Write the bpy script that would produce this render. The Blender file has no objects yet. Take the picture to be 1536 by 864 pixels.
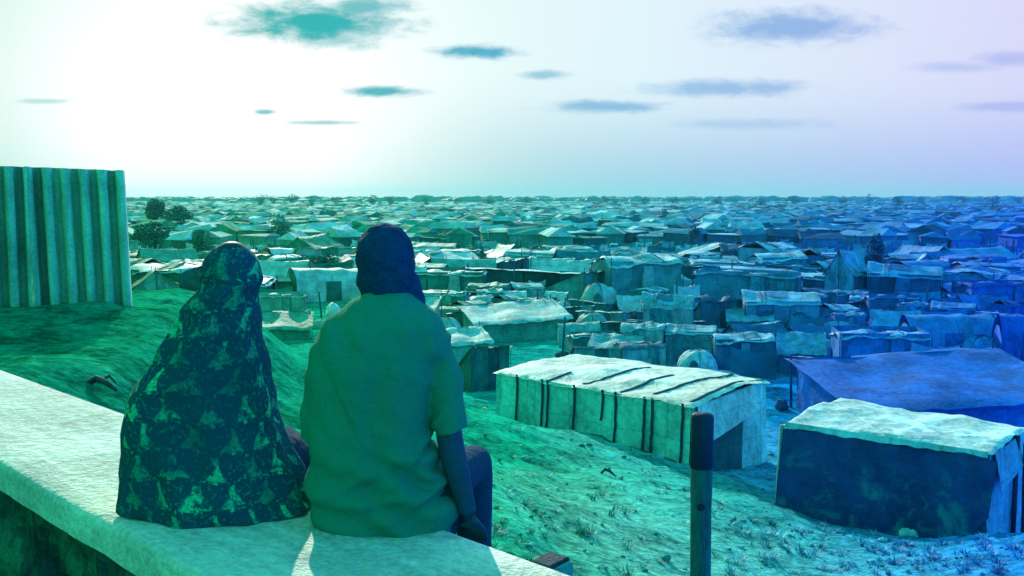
import bpy, bmesh, math, random
import numpy as np
from mathutils import Vector, Matrix, noise as mn

SC = bpy.context.scene
COL = SC.collection
R = math.radians
random.seed(7)

# ------------------------------------------------------------------ camera, world, sun, exposure
CAMZ = 6.0
FPX = 1475.0
TH = math.atan(135 / FPX)
cam_d = bpy.data.cameras.new('camera'); cam = bpy.data.objects.new('camera', cam_d); COL.objects.link(cam)
cam.location = (0, 0, CAMZ); cam.rotation_euler = (R(90) - TH, 0, 0)
cam_d.sensor_width = 36; cam_d.lens = 36 * FPX / 1536; cam_d.clip_start = 0.05; cam_d.clip_end = 20000
SC.camera = cam
SUN_AZ, SUN_EL = -14.0, 21.0
sun_d = bpy.data.lights.new('sun', 'SUN'); sun = bpy.data.objects.new('sun', sun_d); COL.objects.link(sun)
sun_d.energy = 4.2; sun_d.angle = R(0.8); sun_d.color = (1.0, 0.93, 0.82)
SDIR = Vector((math.sin(R(SUN_AZ)) * math.cos(R(SUN_EL)), math.cos(R(SUN_AZ)) * math.cos(R(SUN_EL)), math.sin(R(SUN_EL))))
sun.rotation_euler = SDIR.to_track_quat('Z', 'Y').to_euler()
sun.location = (-20, 30, 40)
SC.view_settings.view_transform = 'Standard'; SC.view_settings.look = 'None'
SC.view_settings.exposure = 0.4; SC.view_settings.gamma = 1.0
SC.view_settings.use_curve_mapping = False
SC.render.film_transparent = False
SC.cycles.max_bounces = 5; SC.cycles.diffuse_bounces = 3; SC.cycles.glossy_bounces = 2
SC.cycles.volume_bounces = 0; SC.cycles.use_denoising = True

W = bpy.data.worlds.new('World'); SC.world = W; W.use_nodes = True
nt = W.node_tree; N = nt.nodes; N.clear()


class NB:
    """small node-building helper"""
    def __init__(s, tree): s.t = tree
    def n(s, typ, **kw):
        nd = s.t.nodes.new(typ)
        for k, v in kw.items(): setattr(nd, k, v)
        return nd
    def put(s, sock, v):
        if hasattr(v, 'is_output') or isinstance(v, bpy.types.NodeSocket): s.t.links.new(v, sock)
        else: sock.default_value = v
    def m(s, op, a, b=0.0, c=0.0, clamp=False):
        nd = s.n('ShaderNodeMath', operation=op, use_clamp=clamp)
        s.put(nd.inputs[0], a); s.put(nd.inputs[1], b); s.put(nd.inputs[2], c)
        return nd.outputs[0]
    def mr(s, v, a, b, c=0.0, d=1.0, smooth=True):
        nd = s.n('ShaderNodeMapRange', interpolation_type='SMOOTHSTEP' if smooth else 'LINEAR')
        s.put(nd.inputs['Value'], v); nd.inputs['From Min'].default_value = a; nd.inputs['From Max'].default_value = b
        nd.inputs['To Min'].default_value = c; nd.inputs['To Max'].default_value = d
        return nd.outputs[0]
    def mix(s, f, a, b, mode='MIX'):
        nd = s.n('ShaderNodeMix', data_type='RGBA', blend_type=mode)
        s.put(nd.inputs['Factor'], f)
        s.put(nd.inputs[6], a if not isinstance(a, tuple) else (*a[:3], 1)); s.put(nd.inputs[7], b if not isinstance(b, tuple) else (*b[:3], 1))
        return nd.outputs[2]
    def ramp(s, f, stops):
        nd = s.n('ShaderNodeValToRGB'); e = nd.color_ramp.elements
        while len(e) < len(stops): e.new(0.5)
        for i, (p, c) in enumerate(stops): e[i].position = p; e[i].color = (*c, 1)
        s.put(nd.inputs[0], f); return nd.outputs[0]
    def vm(s, op, a, b=(0, 0, 0)):
        nd = s.n('ShaderNodeVectorMath', operation=op); s.put(nd.inputs[0], a); s.put(nd.inputs[1], b)
        return nd.outputs['Value'] if op in ('LENGTH', 'DOT_PRODUCT') else nd.outputs[0]
    def noise(s, vec, scale, detail=3.0, rough=0.55, dist=0.0):
        nd = s.n('ShaderNodeTexNoise'); s.put(nd.inputs['Vector'], vec)
        nd.inputs['Scale'].default_value = scale; nd.inputs['Detail'].default_value = detail
        nd.inputs['Roughness'].default_value = rough; nd.inputs['Distortion'].default_value = dist
        return nd.outputs['Fac']


def build_world():
    b = NB(nt)
    out = b.n('ShaderNodeOutputWorld'); bg = b.n('ShaderNodeBackground'); bg.inputs['Strength'].default_value = 0.1
    nt.links.new(bg.outputs[0], out.inputs[0])
    sky = b.n('ShaderNodeTexSky', sky_type='NISHITA', sun_disc=False)
    sky.sun_elevation = R(SUN_EL); sky.sun_rotation = R(SUN_AZ); sky.air_density = 1.0; sky.dust_density = 1.5; sky.ozone_density = 2.0
    tc = b.n('ShaderNodeTexCoord')
    sp = b.n('ShaderNodeSeparateXYZ'); nt.links.new(tc.outputs['Generated'], sp.inputs[0])
    X, Y, Z = sp.outputs
    yy = b.m('MAXIMUM', Y, 0.05)
    a = b.m('DIVIDE', X, yy); e = b.m('DIVIDE', Z, yy)
    u = b.m('MULTIPLY_ADD', a, 0.96, 0.5, clamp=True)
    high = b.ramp(u, [(0.0, (0.62, 0.88, 0.78)), (0.35, (0.78, 0.97, 0.93)), (0.62, (0.76, 0.92, 0.98)), (1.0, (0.70, 0.70, 0.97))])
    low = b.ramp(u, [(0.0, (0.40, 0.76, 0.60)), (0.35, (0.42, 0.74, 0.66)), (0.62, (0.42, 0.64, 0.82)), (1.0, (0.46, 0.50, 0.97))])
    g = b.mr(e, 0.0, 0.13)
    base = b.mix(g, low, high)
    # glow of the veiled sun, upper left
    gx = b.m('DIVIDE', b.m('ADD', a, 0.30), 0.20); gy = b.m('DIVIDE', b.m('SUBTRACT', e, 0.08), 0.165)
    r2 = b.m('ADD', b.m('MULTIPLY', gx, gx), b.m('MULTIPLY', gy, gy))
    glow = b.m('EXPONENT', b.m('MULTIPLY', r2, -1.0))
    base = b.mix(b.m('MULTIPLY', glow, 1.45, clamp=True), base, (1.12, 1.12, 1.12))
    # thin dark clouds
    cv = b.n('ShaderNodeCombineXYZ'); b.put(cv.inputs[0], a); b.put(cv.inputs[1], e)
    sv = b.n('ShaderNodeMapping'); sv.inputs['Scale'].default_value = (24, 62, 1); nt.links.new(cv.outputs[0], sv.inputs[0])
    nz = b.noise(sv.outputs[0], 1.0, 7.0, 0.68, 0.3)
    nzo = b.m('MULTIPLY', b.m('SUBTRACT', nz, 0.5), 2.1)
    clouds = [(470, 34, 125, 30, .80), (545, 12, 70, 16, .65), (500, 55, 60, 16, .5), (715, 77, 58, 10, .72), (572, 138, 60, 8, .72), (1185, 42, 115, 24, .52),
              (1095, 132, 115, 12, .45), (905, 160, 80, 9, .5), (810, 112, 34, 7, .45), (485, 184, 48, 3.5, .5), (398, 168, 14, 3.5, .6),
              (1430, 100, 60, 8, .25), (1515, 88, 50, 11, .3), (1505, 160, 60, 8, .28), (70, 152, 36, 4, .35), (1130, 186, 110, 8, .2)]
    mask = None
    for (cx, cy, rx, ry, al) in clouds:
        dx, dy, dz = pxdir(cx, cy)
        v = b.vm('SUBTRACT', cv.outputs[0], (dx / dy, dz / dy, 0))
        v = b.vm('DIVIDE', v, (rx / FPX, ry / FPX, 1))
        ln = b.m('ADD', b.vm('LENGTH', v), nzo)
        mk = b.mr(ln, 0.25, 1.5, min(1, al * 1.3), 0.0)
        mask = mk if mask is None else b.m('MAXIMUM', mask, mk)
    ccol = b.ramp(u, [(0.0, (0.06, 0.50, 0.40)), (0.33, (0.04, 0.46, 0.47)), (0.62, (0.05, 0.33, 0.68)), (1.0, (0.18, 0.26, 0.80))])
    front = b.mix(mask, base, ccol)
    # the rest of the dome: clear teal-blue sky from the sky texture, dimmer away from the sun
    tint = b.mix(1.0, sky.outputs[0], (0.25, 1.0, 0.8), 'MULTIPLY')
    side = b.ramp(b.m('MULTIPLY_ADD', X, 0.5, 0.5), [(0.0, (0.02, 0.52, 0.26)), (0.45, (0.03, 0.48, 0.34)), (0.62, (0.03, 0.44, 0.50)), (1.0, (0.02, 0.32, 1.2))])
    rest = b.mix(1.0, b.mix(1.0, tint, (0.05, 0.05, 0.05), 'MULTIPLY'), side, 'ADD')
    f = b.m('MULTIPLY', b.mr(Y, 0.15, 0.6), b.mr(e, 0.28, 0.8, 1.0, 0.0))
    fin = b.mix(f, rest, b.mix(1.0, front, (.77, .755, .76), 'MULTIPLY'))
    fin = b.mix(1.0, fin, (10.0, 10.0, 10.0), 'MULTIPLY')
    nt.links.new(fin, bg.inputs['Color'])


def pxdir(px, py):
    cx = (px - 768) / FPX; cy = (432 - py) / FPX
    return (cx, math.cos(TH) + cy * math.sin(TH), -math.sin(TH) + cy * math.cos(TH))


build_world()


def PW(px, py, d):
    """the point at forward distance d seen at (px, py)"""
    x, y, z = pxdir(px, py); k = d / y
    return Vector((x * k, d, CAMZ + z * k))


def PZ(px, py, z):
    x, y, dz = pxdir(px, py); k = (z - CAMZ) / dz
    return Vector((x * k, y * k, z))


# ------------------------------------------------------------------ terrain height
LT = 4.97                                   # top of the concrete ledge
S2 = math.sqrt(2)
PROF = [(-1.2, 4.5), (0.9, 3.3), (5, 2.0), (9, .85), (12, .35), (16, 0.0)]


def sst(a, b, x):
    t = min(1, max(0, (x - a) / (b - a))); return t * t * (3 - 2 * t)


def prof(t):
    if t <= PROF[0][0]: return PROF[0][1]
    for (a, za), (b_, zb) in zip(PROF, PROF[1:]):
        if t <= b_: return za + (zb - za) * (t - a) / (b_ - a)
    return 0.0


def hgt0(x, y):
    p = (x + y) / S2
    t = .95 * x + .31 * y - 1.5 * sst(6, 11, y) * (1 - sst(-5.2, -2.6, x))
    z = (prof(t - .6) + prof(t) + prof(t + .6)) / 3
    z *= 1 - sst(15.5, 33, y)
    z += 1.4 * (1 - sst(11, 16.5, y)) * sst(3.5, 7.5, x)
    if p < 1.6: z = 4.5
    return z


def hgt(x, y):
    z = hgt0(x, y)
    d = math.hypot(x, y)
    amp = .22 if z > .3 else .12
    amp *= sst(3, 8, d)
    if d < 160:
        z += amp * mn.noise(Vector((x * .35, y * .35, 1.3))) + .35 * amp * mn.noise(Vector((x * 1.1, y * 1.1, 7.7)))
    if d < 40: z += amp * (.30 * mn.noise(Vector((x * 2.1, y * 2.9, 3.1))) + .16 * abs(mn.noise(Vector((x * 4.3, y * 4.3, 5.5)))))
    return z


def ground_px(px, py):
    x, y, dz = pxdir(px, py); d = 3.2; last = d
    while d < 900:
        k = d / y
        if CAMZ + dz * k < hgt(x * k, d):
            lo, hi = last, d
            for _ in range(18):
                mid = (lo + hi) / 2; k = mid / y
                if CAMZ + dz * k < hgt(x * k, mid): hi = mid
                else: lo = mid
            k = hi / y
            return Vector((x * k, hi, CAMZ + dz * k))
        last = d; d *= 1.01
    return Vector((x / y * 900, 900, 0))


# ------------------------------------------------------------------ toning palette: what colour a light / mid / dark thing has, left to right
def lerp3(stops, u):
    u = min(1, max(0, u))
    for (a, ca), (b_, cb) in zip(stops, stops[1:]):
        if u <= b_:
            f = (u - a) / (b_ - a) if b_ > a else 0
            return tuple(x + (y - x) * f for x, y in zip(ca, cb))
    return stops[-1][1]


LIGHT = [(0, (.66, .86, .72)), (.35, (.64, .86, .76)), (.6, (.50, .80, .86)), (.8, (.20, .54, .95)), (1, (.07, .34, .99))]
MID = [(0, (.008, .40, .17)), (.35, (.008, .42, .23)), (.55, (.008, .38, .35)), (.75, (.006, .23, .55)), (.9, (.003, .19, .82)), (1, (.002, .13, .92))]
DARK = [(0, (.004, .085, .075)), (.35, (.004, .07, .09)), (.6, (.004, .055, .12)), (.85, (.004, .04, .18)), (1, (.004, .03, .26))]


def pal(t, u):
    """t 0 dark .. 0.5 mid .. 1 light"""
    d, m, l = lerp3(DARK, u), lerp3(MID, u), lerp3(LIGHT, u)
    if t < .5: f = t / .5; return tuple(x * (1 - f) + y * f for x, y in zip(d, m))
    f = (t - .5) / .5; return tuple(x * (1 - f) + y * f for x, y in zip(m, l))


def uof(x, y):
    return .5 + (x / max(y, 1.0)) * FPX / 1536


# ------------------------------------------------------------------ materials
def new_mat(name):
    m = bpy.data.materials.new(name); m.use_nodes = True; t = m.node_tree
    p = t.nodes['Principled BSDF']; p.inputs['Specular IOR Level'].default_value = .25
    return m, NB(t), p


def mat_surface(name, src='object', rough=.75, dirt=.35, dscale=1.2, fine=18.0, bump=.25, bscale=9.0, streak=False, spec=.2, stretch=(1, 1, 1), famp=.16, crease=False, crack=False):
    m, b, p = new_mat(name)
    tc = b.n('ShaderNodeTexCoord'); oi = b.n('ShaderNodeObjectInfo')
    off = b.vm('SCALE', (31.0, 17.0, 53.0)); off.node.inputs['Scale'].default_value = 1.0
    b.put(off.node.inputs['Scale'], oi.outputs['Random'])
    vec = b.vm('ADD', tc.outputs['Object'], off)
    if stretch != (1, 1, 1): vec = b.vm('MULTIPLY', vec, stretch)
    if src == 'object': c = oi.outputs['Color']
    else:
        at = b.n('ShaderNodeAttribute', attribute_name='Tint'); c = at.outputs['Color']
    n1 = b.noise(vec, dscale, 4.0, .6); n2 = b.noise(vec, fine, 3.0, .6)
    f = b.m('ADD', b.mr(n1, .3, .72, 1 - dirt, 1.0 + dirt * .25), b.mr(n2, .25, .75, -famp, famp))
    if streak:
        sv = b.vm('MULTIPLY', vec, (6, 6, .6)); n3 = b.noise(sv, 1.6, 3.0, .6)
        f = b.m('MULTIPLY', f, b.mr(n3, .35, .65, .78, 1.12))
    if crease:
        s3 = b.n('ShaderNodeSeparateXYZ'); b.put(s3.inputs[0], vec)
        wob = b.m('MULTIPLY', b.m('SUBTRACT', n1, .5), .35)
        for k, fr in ((0, 1.1), (1, 1.3), (2, 1.7)):
            q = b.m('ABSOLUTE', b.m('SUBTRACT', b.m('FRACT', b.m('MULTIPLY', b.m('ADD', s3.outputs[k], wob), fr)), .5))
            f = b.m('MULTIPLY', f, b.mr(q, .0, .03, .72, 1.0))
    if crack:
        rv = b.n('ShaderNodeMapping'); rv.inputs['Rotation'].default_value = (0, 0, R(45)); b.put(rv.inputs[0], vec)
        gv = b.vm('MULTIPLY', rv.outputs[0], (.7, 9, 3)); f = b.m('MULTIPLY', f, b.mr(b.noise(gv, 2.2, 5, .7), .3, .7, .80, 1.1))
        vo = b.n('ShaderNodeTexVoronoi', feature='DISTANCE_TO_EDGE'); vo.inputs['Scale'].default_value = .9
        b.put(vo.inputs['Vector'], b.vm('ADD', vec, b.vm('MULTIPLY', (1, 1, 1), b.m('MULTIPLY', n1, .5))))
        ck = b.m('MULTIPLY', b.mr(vo.outputs['Distance'], .0, .012, 1, 0), b.mr(n1, .45, .6, 0, .12)); f = b.m('MULTIPLY', f, b.m('SUBTRACT', 1, ck))
        st = b.noise(vec, 3.6, 5, .7, .8); f = b.m('MULTIPLY', f, b.mr(st, .56, .72, 1, .72))
    cc = b.mix(1.0, c, (1, 1, 1), 'MULTIPLY')
    vmx = b.n('ShaderNodeVectorMath', operation='SCALE'); b.put(vmx.inputs[0], cc); b.put(vmx.inputs['Scale'], f)
    b.put(p.inputs['Base Color'], vmx.outputs[0])
    p.inputs['Roughness'].default_value = rough; p.inputs['Specular IOR Level'].default_value = spec
    bp = b.n('ShaderNodeBump'); bp.inputs['Strength'].default_value = bump; bp.inputs['Distance'].default_value = .05
    b.put(bp.inputs['Height'], b.m('ADD', b.noise(vec, bscale, 4.0, .6), b.m('MULTIPLY', b.noise(vec, bscale * 5, 2.0, .5), .3)))
    b.put(p.inputs['Normal'], bp.outputs[0])
    return m


M_TARP = mat_surface('tarpaulin', rough=.62, dirt=.42, dscale=1.3, fine=9, bump=.7, bscale=3.2, crease=True, spec=.08)
M_WOOD = mat_surface('weathered_wood', rough=.85, dirt=.5, dscale=4, fine=40, bump=.5, bscale=14, stretch=(3, 3, .5))
M_METAL = mat_surface('galvanised_sheet', src='attr', rough=.55, dirt=.28, dscale=1.4, fine=24, bump=.12, bscale=6, streak=True, spec=.35)
M_CONC = mat_surface('concrete', rough=.9, dirt=.26, dscale=2.2, fine=45, bump=.5, bscale=22, crack=True)
M_STONE = mat_surface('mossy_masonry', src='attr', rough=.95, dirt=.6, dscale=5.5, fine=30, bump=.9, bscale=12)
M_CLOTH = mat_surface('plain_cloth', rough=.95, dirt=.14, dscale=2.5, fine=90, bump=.3, bscale=10, spec=.04, famp=.06)
M_SKIN = mat_surface('skin', rough=.6, dirt=.15, dscale=5, fine=60, bump=.06, bscale=30, spec=.1)
M_HAIR = mat_surface('hair', rough=.9, dirt=.3, dscale=20, fine=140, bump=.8, bscale=120, spec=.05)
M_LEAF = mat_surface('foliage', src='attr', rough=.7, dirt=.2, dscale=2, fine=6, bump=.0)
M_MASS = mat_surface('far_roofs', src='attr', spec=.05, rough=.9, dirt=.4, dscale=.35, fine=2.5, bump=.3, bscale=1.5)
M_ROCK = mat_surface('stone', src='attr', rough=.95, dirt=.4, dscale=3, fine=30, bump=.6, bscale=9)


def mat_sand():
    m, b, p = new_mat('sand')
    tc = b.n('ShaderNodeTexCoord'); v = tc.outputs['Object']
    at = b.n('ShaderNodeAttribute', attribute_name='Tint')
    n0 = b.noise(v, .35, 5, .65); n1 = b.noise(v, 1.3, 5, .65); n2 = b.noise(v, 9, 4, .65)
    sv = b.vm('MULTIPLY', v, (1.0, 1.7, 1)); n3 = b.noise(sv, 1.15, 6, .62, .25)
    f = b.m('ADD', b.mr(n0, .35, .65, .74, 1.14), b.mr(n1, .35, .65, -.26, .26))
    f = b.m('ADD', f, b.mr(n2, .3, .7, -.3, .26)); n5 = b.noise(v, 3.2, 4, .6, .4); f = b.m('SUBTRACT', f, b.mr(n5, .55, .68, 0, .38)); f = b.m('ADD', f, b.mr(n3, .56, .72, 0, .34))
    f = b.m('MAXIMUM', f, .35)
    sc = b.n('ShaderNodeVectorMath', operation='SCALE'); b.put(sc.inputs[0], at.outputs['Color']); b.put(sc.inputs['Scale'], f)
    hi = b.mix(b.mr(n3, .57, .74, 0, .38), sc.outputs[0], b.mix(.5, sc.outputs[0], (.10, .72, .46)))
    b.put(p.inputs['Base Color'], hi)
    p.inputs['Roughness'].default_value = 1.0; p.inputs['Specular IOR Level'].default_value = 0.0
    bp = b.n('ShaderNodeBump'); bp.inputs['Strength'].default_value = .8; bp.inputs['Distance'].default_value = .12
    b.put(bp.inputs['Height'], b.m('ADD', b.m('ADD', b.m('MULTIPLY', n3, 1.3), n1), b.m('MULTIPLY', n2, .5)))
    b.put(p.inputs['Normal'], bp.outputs[0])
    return m


M_SAND = mat_sand()


def mat_shawl():
    """dark cloth woven with staggered rows of pale tufted triangles"""
    m, b, p = new_mat('patterned_shawl')
    uv = b.n('ShaderNodeUVMap'); tc = b.n('ShaderNodeTexCoord')
    nzv = b.n('ShaderNodeTexNoise'); b.put(nzv.inputs['Vector'], tc.outputs['Object']); nzv.inputs['Scale'].default_value = 13; nzv.inputs['Detail'].default_value = 4
    d = b.vm('SCALE', b.vm('SUBTRACT', nzv.outputs['Color'], (.5, .5, .5))); d.node.inputs['Scale'].default_value = .3
    nlv = b.n('ShaderNodeTexNoise'); b.put(nlv.inputs['Vector'], tc.outputs['Object']); nlv.inputs['Scale'].default_value = 4.5
    dl = b.vm('SCALE', b.vm('SUBTRACT', nlv.outputs['Color'], (.5, .5, .5))); dl.node.inputs['Scale'].default_value = .9; dl = b.vm('MULTIPLY', dl, (1.2, .7, 0)); d = b.vm('ADD', d, dl)
    cell = b.vm('ADD', b.vm('MULTIPLY', uv.outputs[0], (1 / .125, 1 / .092, 0)), d)
    sp = b.n('ShaderNodeSeparateXYZ'); b.put(sp.inputs[0], cell)
    row = b.m('FLOOR', sp.outputs[1]); fy = b.m('FRACT', sp.outputs[1])
    fx = b.m('FRACT', b.m('ADD', sp.outputs[0], b.m('MULTIPLY', row, .5)))
    ax = b.m('ABSOLUTE', b.m('SUBTRACT', fx, .5))
    lim = b.m('MULTIPLY', b.m('SUBTRACT', .74, fy), .58)
    tri = b.m('MULTIPLY', b.mr(b.m('SUBTRACT', lim, ax), -.04, .05), b.mr(fy, .08, .16))
    stem = b.m('MULTIPLY', b.mr(ax, .05, .1, 1, 0), b.mr(fy, .85, .95, 1, 0))
    ci = b.n('ShaderNodeCombineXYZ'); b.put(ci.inputs[0], b.m('FLOOR', b.m('ADD', sp.outputs[0], b.m('MULTIPLY', row, .5)))); b.put(ci.inputs[1], row)
    wn = b.n('ShaderNodeTexWhiteNoise', noise_dimensions='2D'); b.put(wn.inputs['Vector'], ci.outputs[0])
    wisp = b.mr(b.noise(tc.outputs['Object'], 34, 4, .65), .36, .54)
    wisp2 = b.mr(b.noise(tc.outputs['Object'], 120, 2, .6), .3, .62, .35, 1)
    tuft = b.m('MULTIPLY', b.m('MAXIMUM', tri, stem), b.m('MULTIPLY', wisp, wisp2))
    band = b.m('MULTIPLY', b.mr(b.noise(tc.outputs['Object'], 75, 3, .6), .52, .68), b.mr(fy, .02, .16, .8, .26))
    k = b.m('MAXIMUM', b.m('MULTIPLY', tuft, b.mr(wn.outputs['Value'], .0, .6, .35, 1)), band)
    big = b.mr(b.noise(tc.outputs['Object'], 3.0, 2, .5), .36, .55, .35, 1)
    c = b.mix(b.m('MULTIPLY', k, big), (.002, .075, .115), (.04, .72, .34))
    b.put(p.inputs['Base Color'], c); p.inputs['Roughness'].default_value = .95; p.inputs['Specular IOR Level'].default_value = .05
    bp = b.n('ShaderNodeBump'); bp.inputs['Strength'].default_value = .4; bp.inputs['Distance'].default_value = .02
    b.put(bp.inputs['Height'], b.m('ADD', k, b.noise(tc.outputs['Object'], 22, 3, .6))); b.put(p.inputs['Normal'], bp.outputs[0])
    return m


M_SHAWL = mat_shawl()


# ------------------------------------------------------------------ mesh helpers
class MB:
    def __init__(s): s.v = []; s.f = []; s.c = []; s.uv = {}
    def add(s, vs, fs, col=None):
        o = len(s.v); s.v += [tuple(v) for v in vs]
        for f in fs:
            s.f.append(tuple(i + o for i in f)); s.c.append(col)
        return o
    def grid(s, fn, nu, nv, col=None, skip=None, wrap=False):
        vs = [fn(i / nu, j / nv) for j in range(nv + 1) for i in range(nu + (0 if wrap else 1))]
        w = nu if wrap else nu + 1
        fs = []
        for j in range(nv):
            for i in range(nu):
                if skip and skip(i, j): continue
                i2 = (i + 1) % w if wrap else i + 1
                fs.append((j * w + i, j * w + i2, (j + 1) * w + i2, (j + 1) * w + i))
        return s.add(vs, fs, col)
    def box(s, lo, hi, mat=None, col=None):
        vs = [Vector((x, y, z)) for z in (lo[2], hi[2]) for y in (lo[1], hi[1]) for x in (lo[0], hi[0])]
        if mat is not None: vs = [mat @ v for v in vs]
        s.add(vs, [(0, 2, 3, 1), (4, 5, 7, 6), (0, 1, 5, 4), (1, 3, 7, 5), (3, 2, 6, 7), (2, 0, 4, 6)], col)
    def tube(s, pts, rad, seg=10, col=None, cap=True, flat=1.0, up=Vector((0, 0, 1))):
        """rad per point: number or (a, b)"""
        pts = [Vector(p) for p in pts]; vs = []; n = len(pts)
        for i, p in enumerate(pts):
            t = (pts[min(i + 1, n - 1)] - pts[max(i - 1, 0)]).normalized()
            u = up if abs(t.dot(up)) < .95 else Vector((0, 1, 0))
            a = t.cross(u).normalized(); c = a.cross(t).normalized()
            r = rad[i] if isinstance(rad, (list, tuple)) else rad
            ra, rb = r if isinstance(r, tuple) else (r, r * flat)
            for k in range(seg):
                q = 2 * math.pi * k / seg
                vs.append(p + a * (ra * math.cos(q)) + c * (rb * math.sin(q)))
        fs = [(j * seg + k, j * seg + (k + 1) % seg, (j + 1) * seg + (k + 1) % seg, (j + 1) * seg + k) for j in range(n - 1) for k in range(seg)]
        if cap: fs += [tuple(range(seg))[::-1], tuple((n - 1) * seg + k for k in range(seg))]
        s.add(vs, fs, col)
    def ellipsoid(s, c, r, nu=16, nv=12, rot=None, col=None, fn=None):
        c = Vector(c); vs = []; fs = []
        for j in range(nv + 1):
            th = math.pi * j / nv
            for i in range(nu):
                ph = 2 * math.pi * i / nu
                d = Vector((math.sin(th) * math.cos(ph), math.sin(th) * math.sin(ph), math.cos(th)))
                k = fn(d) if fn else 1
                q = Vector((d.x * r[0] * k, d.y * r[1] * k, d.z * r[2] * k))
                if rot is not None: q = rot @ q
                vs.append(c + q)
        for j in range(nv):
            for i in range(nu):
                fs.append((j * nu + i, (j + 1) * nu + i, (j + 1) * nu + (i + 1) % nu, j * nu + (i + 1) % nu))
        s.add(vs, fs, col)
    def mesh(s, name, smooth=True):
        me = bpy.data.meshes.new(name); me.from_pydata(s.v, [], s.f); me.validate()
        if any(c is not None for c in s.c):
            at = me.color_attributes.new('Tint', 'FLOAT_COLOR', 'CORNER')
            buf = []
            for f, c in zip(s.f, s.c): buf += list((*(c or (.5, .5, .5)), 1.0)) * len(f)
            if len(buf) == len(at.data) * 4: at.data.foreach_set('color', buf)
        if smooth: me.polygons.foreach_set('use_smooth', [True] * len(me.polygons))
        me.update(); return me


def link(name, me, mat=None, parent=None, color=None, loc=None):
    o = bpy.data.objects.new(name, me); COL.objects.link(o)
    if mat and me and not me.materials: me.materials.append(mat)
    if parent: o.parent = parent
    if color: o.color = (*color, 1)
    if loc is not None: o.location = loc
    return o


def build(name, mb, mat, parent=None, color=None, smooth=True, loc=None):
    return link(name, mb.mesh(name, smooth), mat, parent, color, loc)


def empty(name, loc, rz=0.0):
    o = bpy.data.objects.new(name, None); COL.objects.link(o); o.location = loc; o.rotation_euler = (0, 0, rz); o.empty_display_size = .3
    return o


def tag(o, label=None, cat=None, group=None, kind=None):
    if label: o['label'] = label
    if cat: o['category'] = cat
    if group: o['group'] = group
    if kind: o['kind'] = kind
    return o


def remeshed(mb, name, voxel, smooth_it=3, post=None):
    """one continuous skin over overlapping limbs"""
    me = mb.mesh(name); o = bpy.data.objects.new('tmp', me); COL.objects.link(o)
    md = o.modifiers.new('r', 'REMESH'); md.mode = 'VOXEL'; md.voxel_size = voxel; md.use_smooth_shade = True
    sm = o.modifiers.new('s', 'SMOOTH'); sm.iterations = smooth_it; sm.factor = .5
    dg = bpy.context.evaluated_depsgraph_get(); dg.update()
    r = bpy.data.meshes.new_from_object(o.evaluated_get(dg)); r.name = name
    bpy.data.objects.remove(o)
    if post:
        nrm = [v.normal.copy() for v in r.vertices]
        for v, n in zip(r.vertices, nrm): v.co += n * post(v.co)
    r.polygons.foreach_set('use_smooth', [True] * len(r.polygons)); r.update()
    return r


def nz(x, y=0.0, z=0.0): return mn.noise(Vector((x, y, z)))


# ------------------------------------------------------------------ ground
def make_ground():
    def axis(lo_fine, hi_fine, step, far, g):
        a = list(np.arange(lo_fine, hi_fine, step)); s = step; v = a[-1]
        while v < far: s *= g; v += s; a.append(v)
        s = step; v = a[0]; pre = []
        while v > -far: s *= g; v -= s; pre.append(v)
        return pre[::-1] + a
    xs = axis(-12, 14, .2, 4200, 1.06); ys = axis(1.5, 32, .2, 4200, 1.05)
    ys = [y for y in ys if y > -60]
    vs = [(x, y, hgt(x, y)) for y in ys for x in xs]; w = len(xs)
    fs = [(j * w + i, j * w + i + 1, (j + 1) * w + i + 1, (j + 1) * w + i) for j in range(len(ys) - 1) for i in range(w - 1)]
    me = bpy.data.meshes.new('sandy_ground'); me.from_pydata(vs, [], fs)
    at = me.color_attributes.new('Tint', 'FLOAT_COLOR', 'POINT'); buf = []
    for x, y, z in vs:
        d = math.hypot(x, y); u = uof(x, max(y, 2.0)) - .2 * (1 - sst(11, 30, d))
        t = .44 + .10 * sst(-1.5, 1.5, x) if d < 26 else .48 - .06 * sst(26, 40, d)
        t -= .13 * (1 - sst(-3.5, -1.0, x)) * (1 - sst(12, 20, y))  # fence's shade painted into the ground tint at left
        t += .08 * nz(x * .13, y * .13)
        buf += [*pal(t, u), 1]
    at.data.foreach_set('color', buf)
    me.polygons.foreach_set('use_smooth', [True] * len(fs)); me.update()
    tag(link('sandy_ground', me, M_SAND), kind='structure')


make_ground()

# ------------------------------------------------------------------ retaining wall / concrete ledge
def pq(p, q, z): return Vector(((p + q) / S2, (p - q) / S2, z))


P0, P1 = 1.24, 1.98


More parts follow.
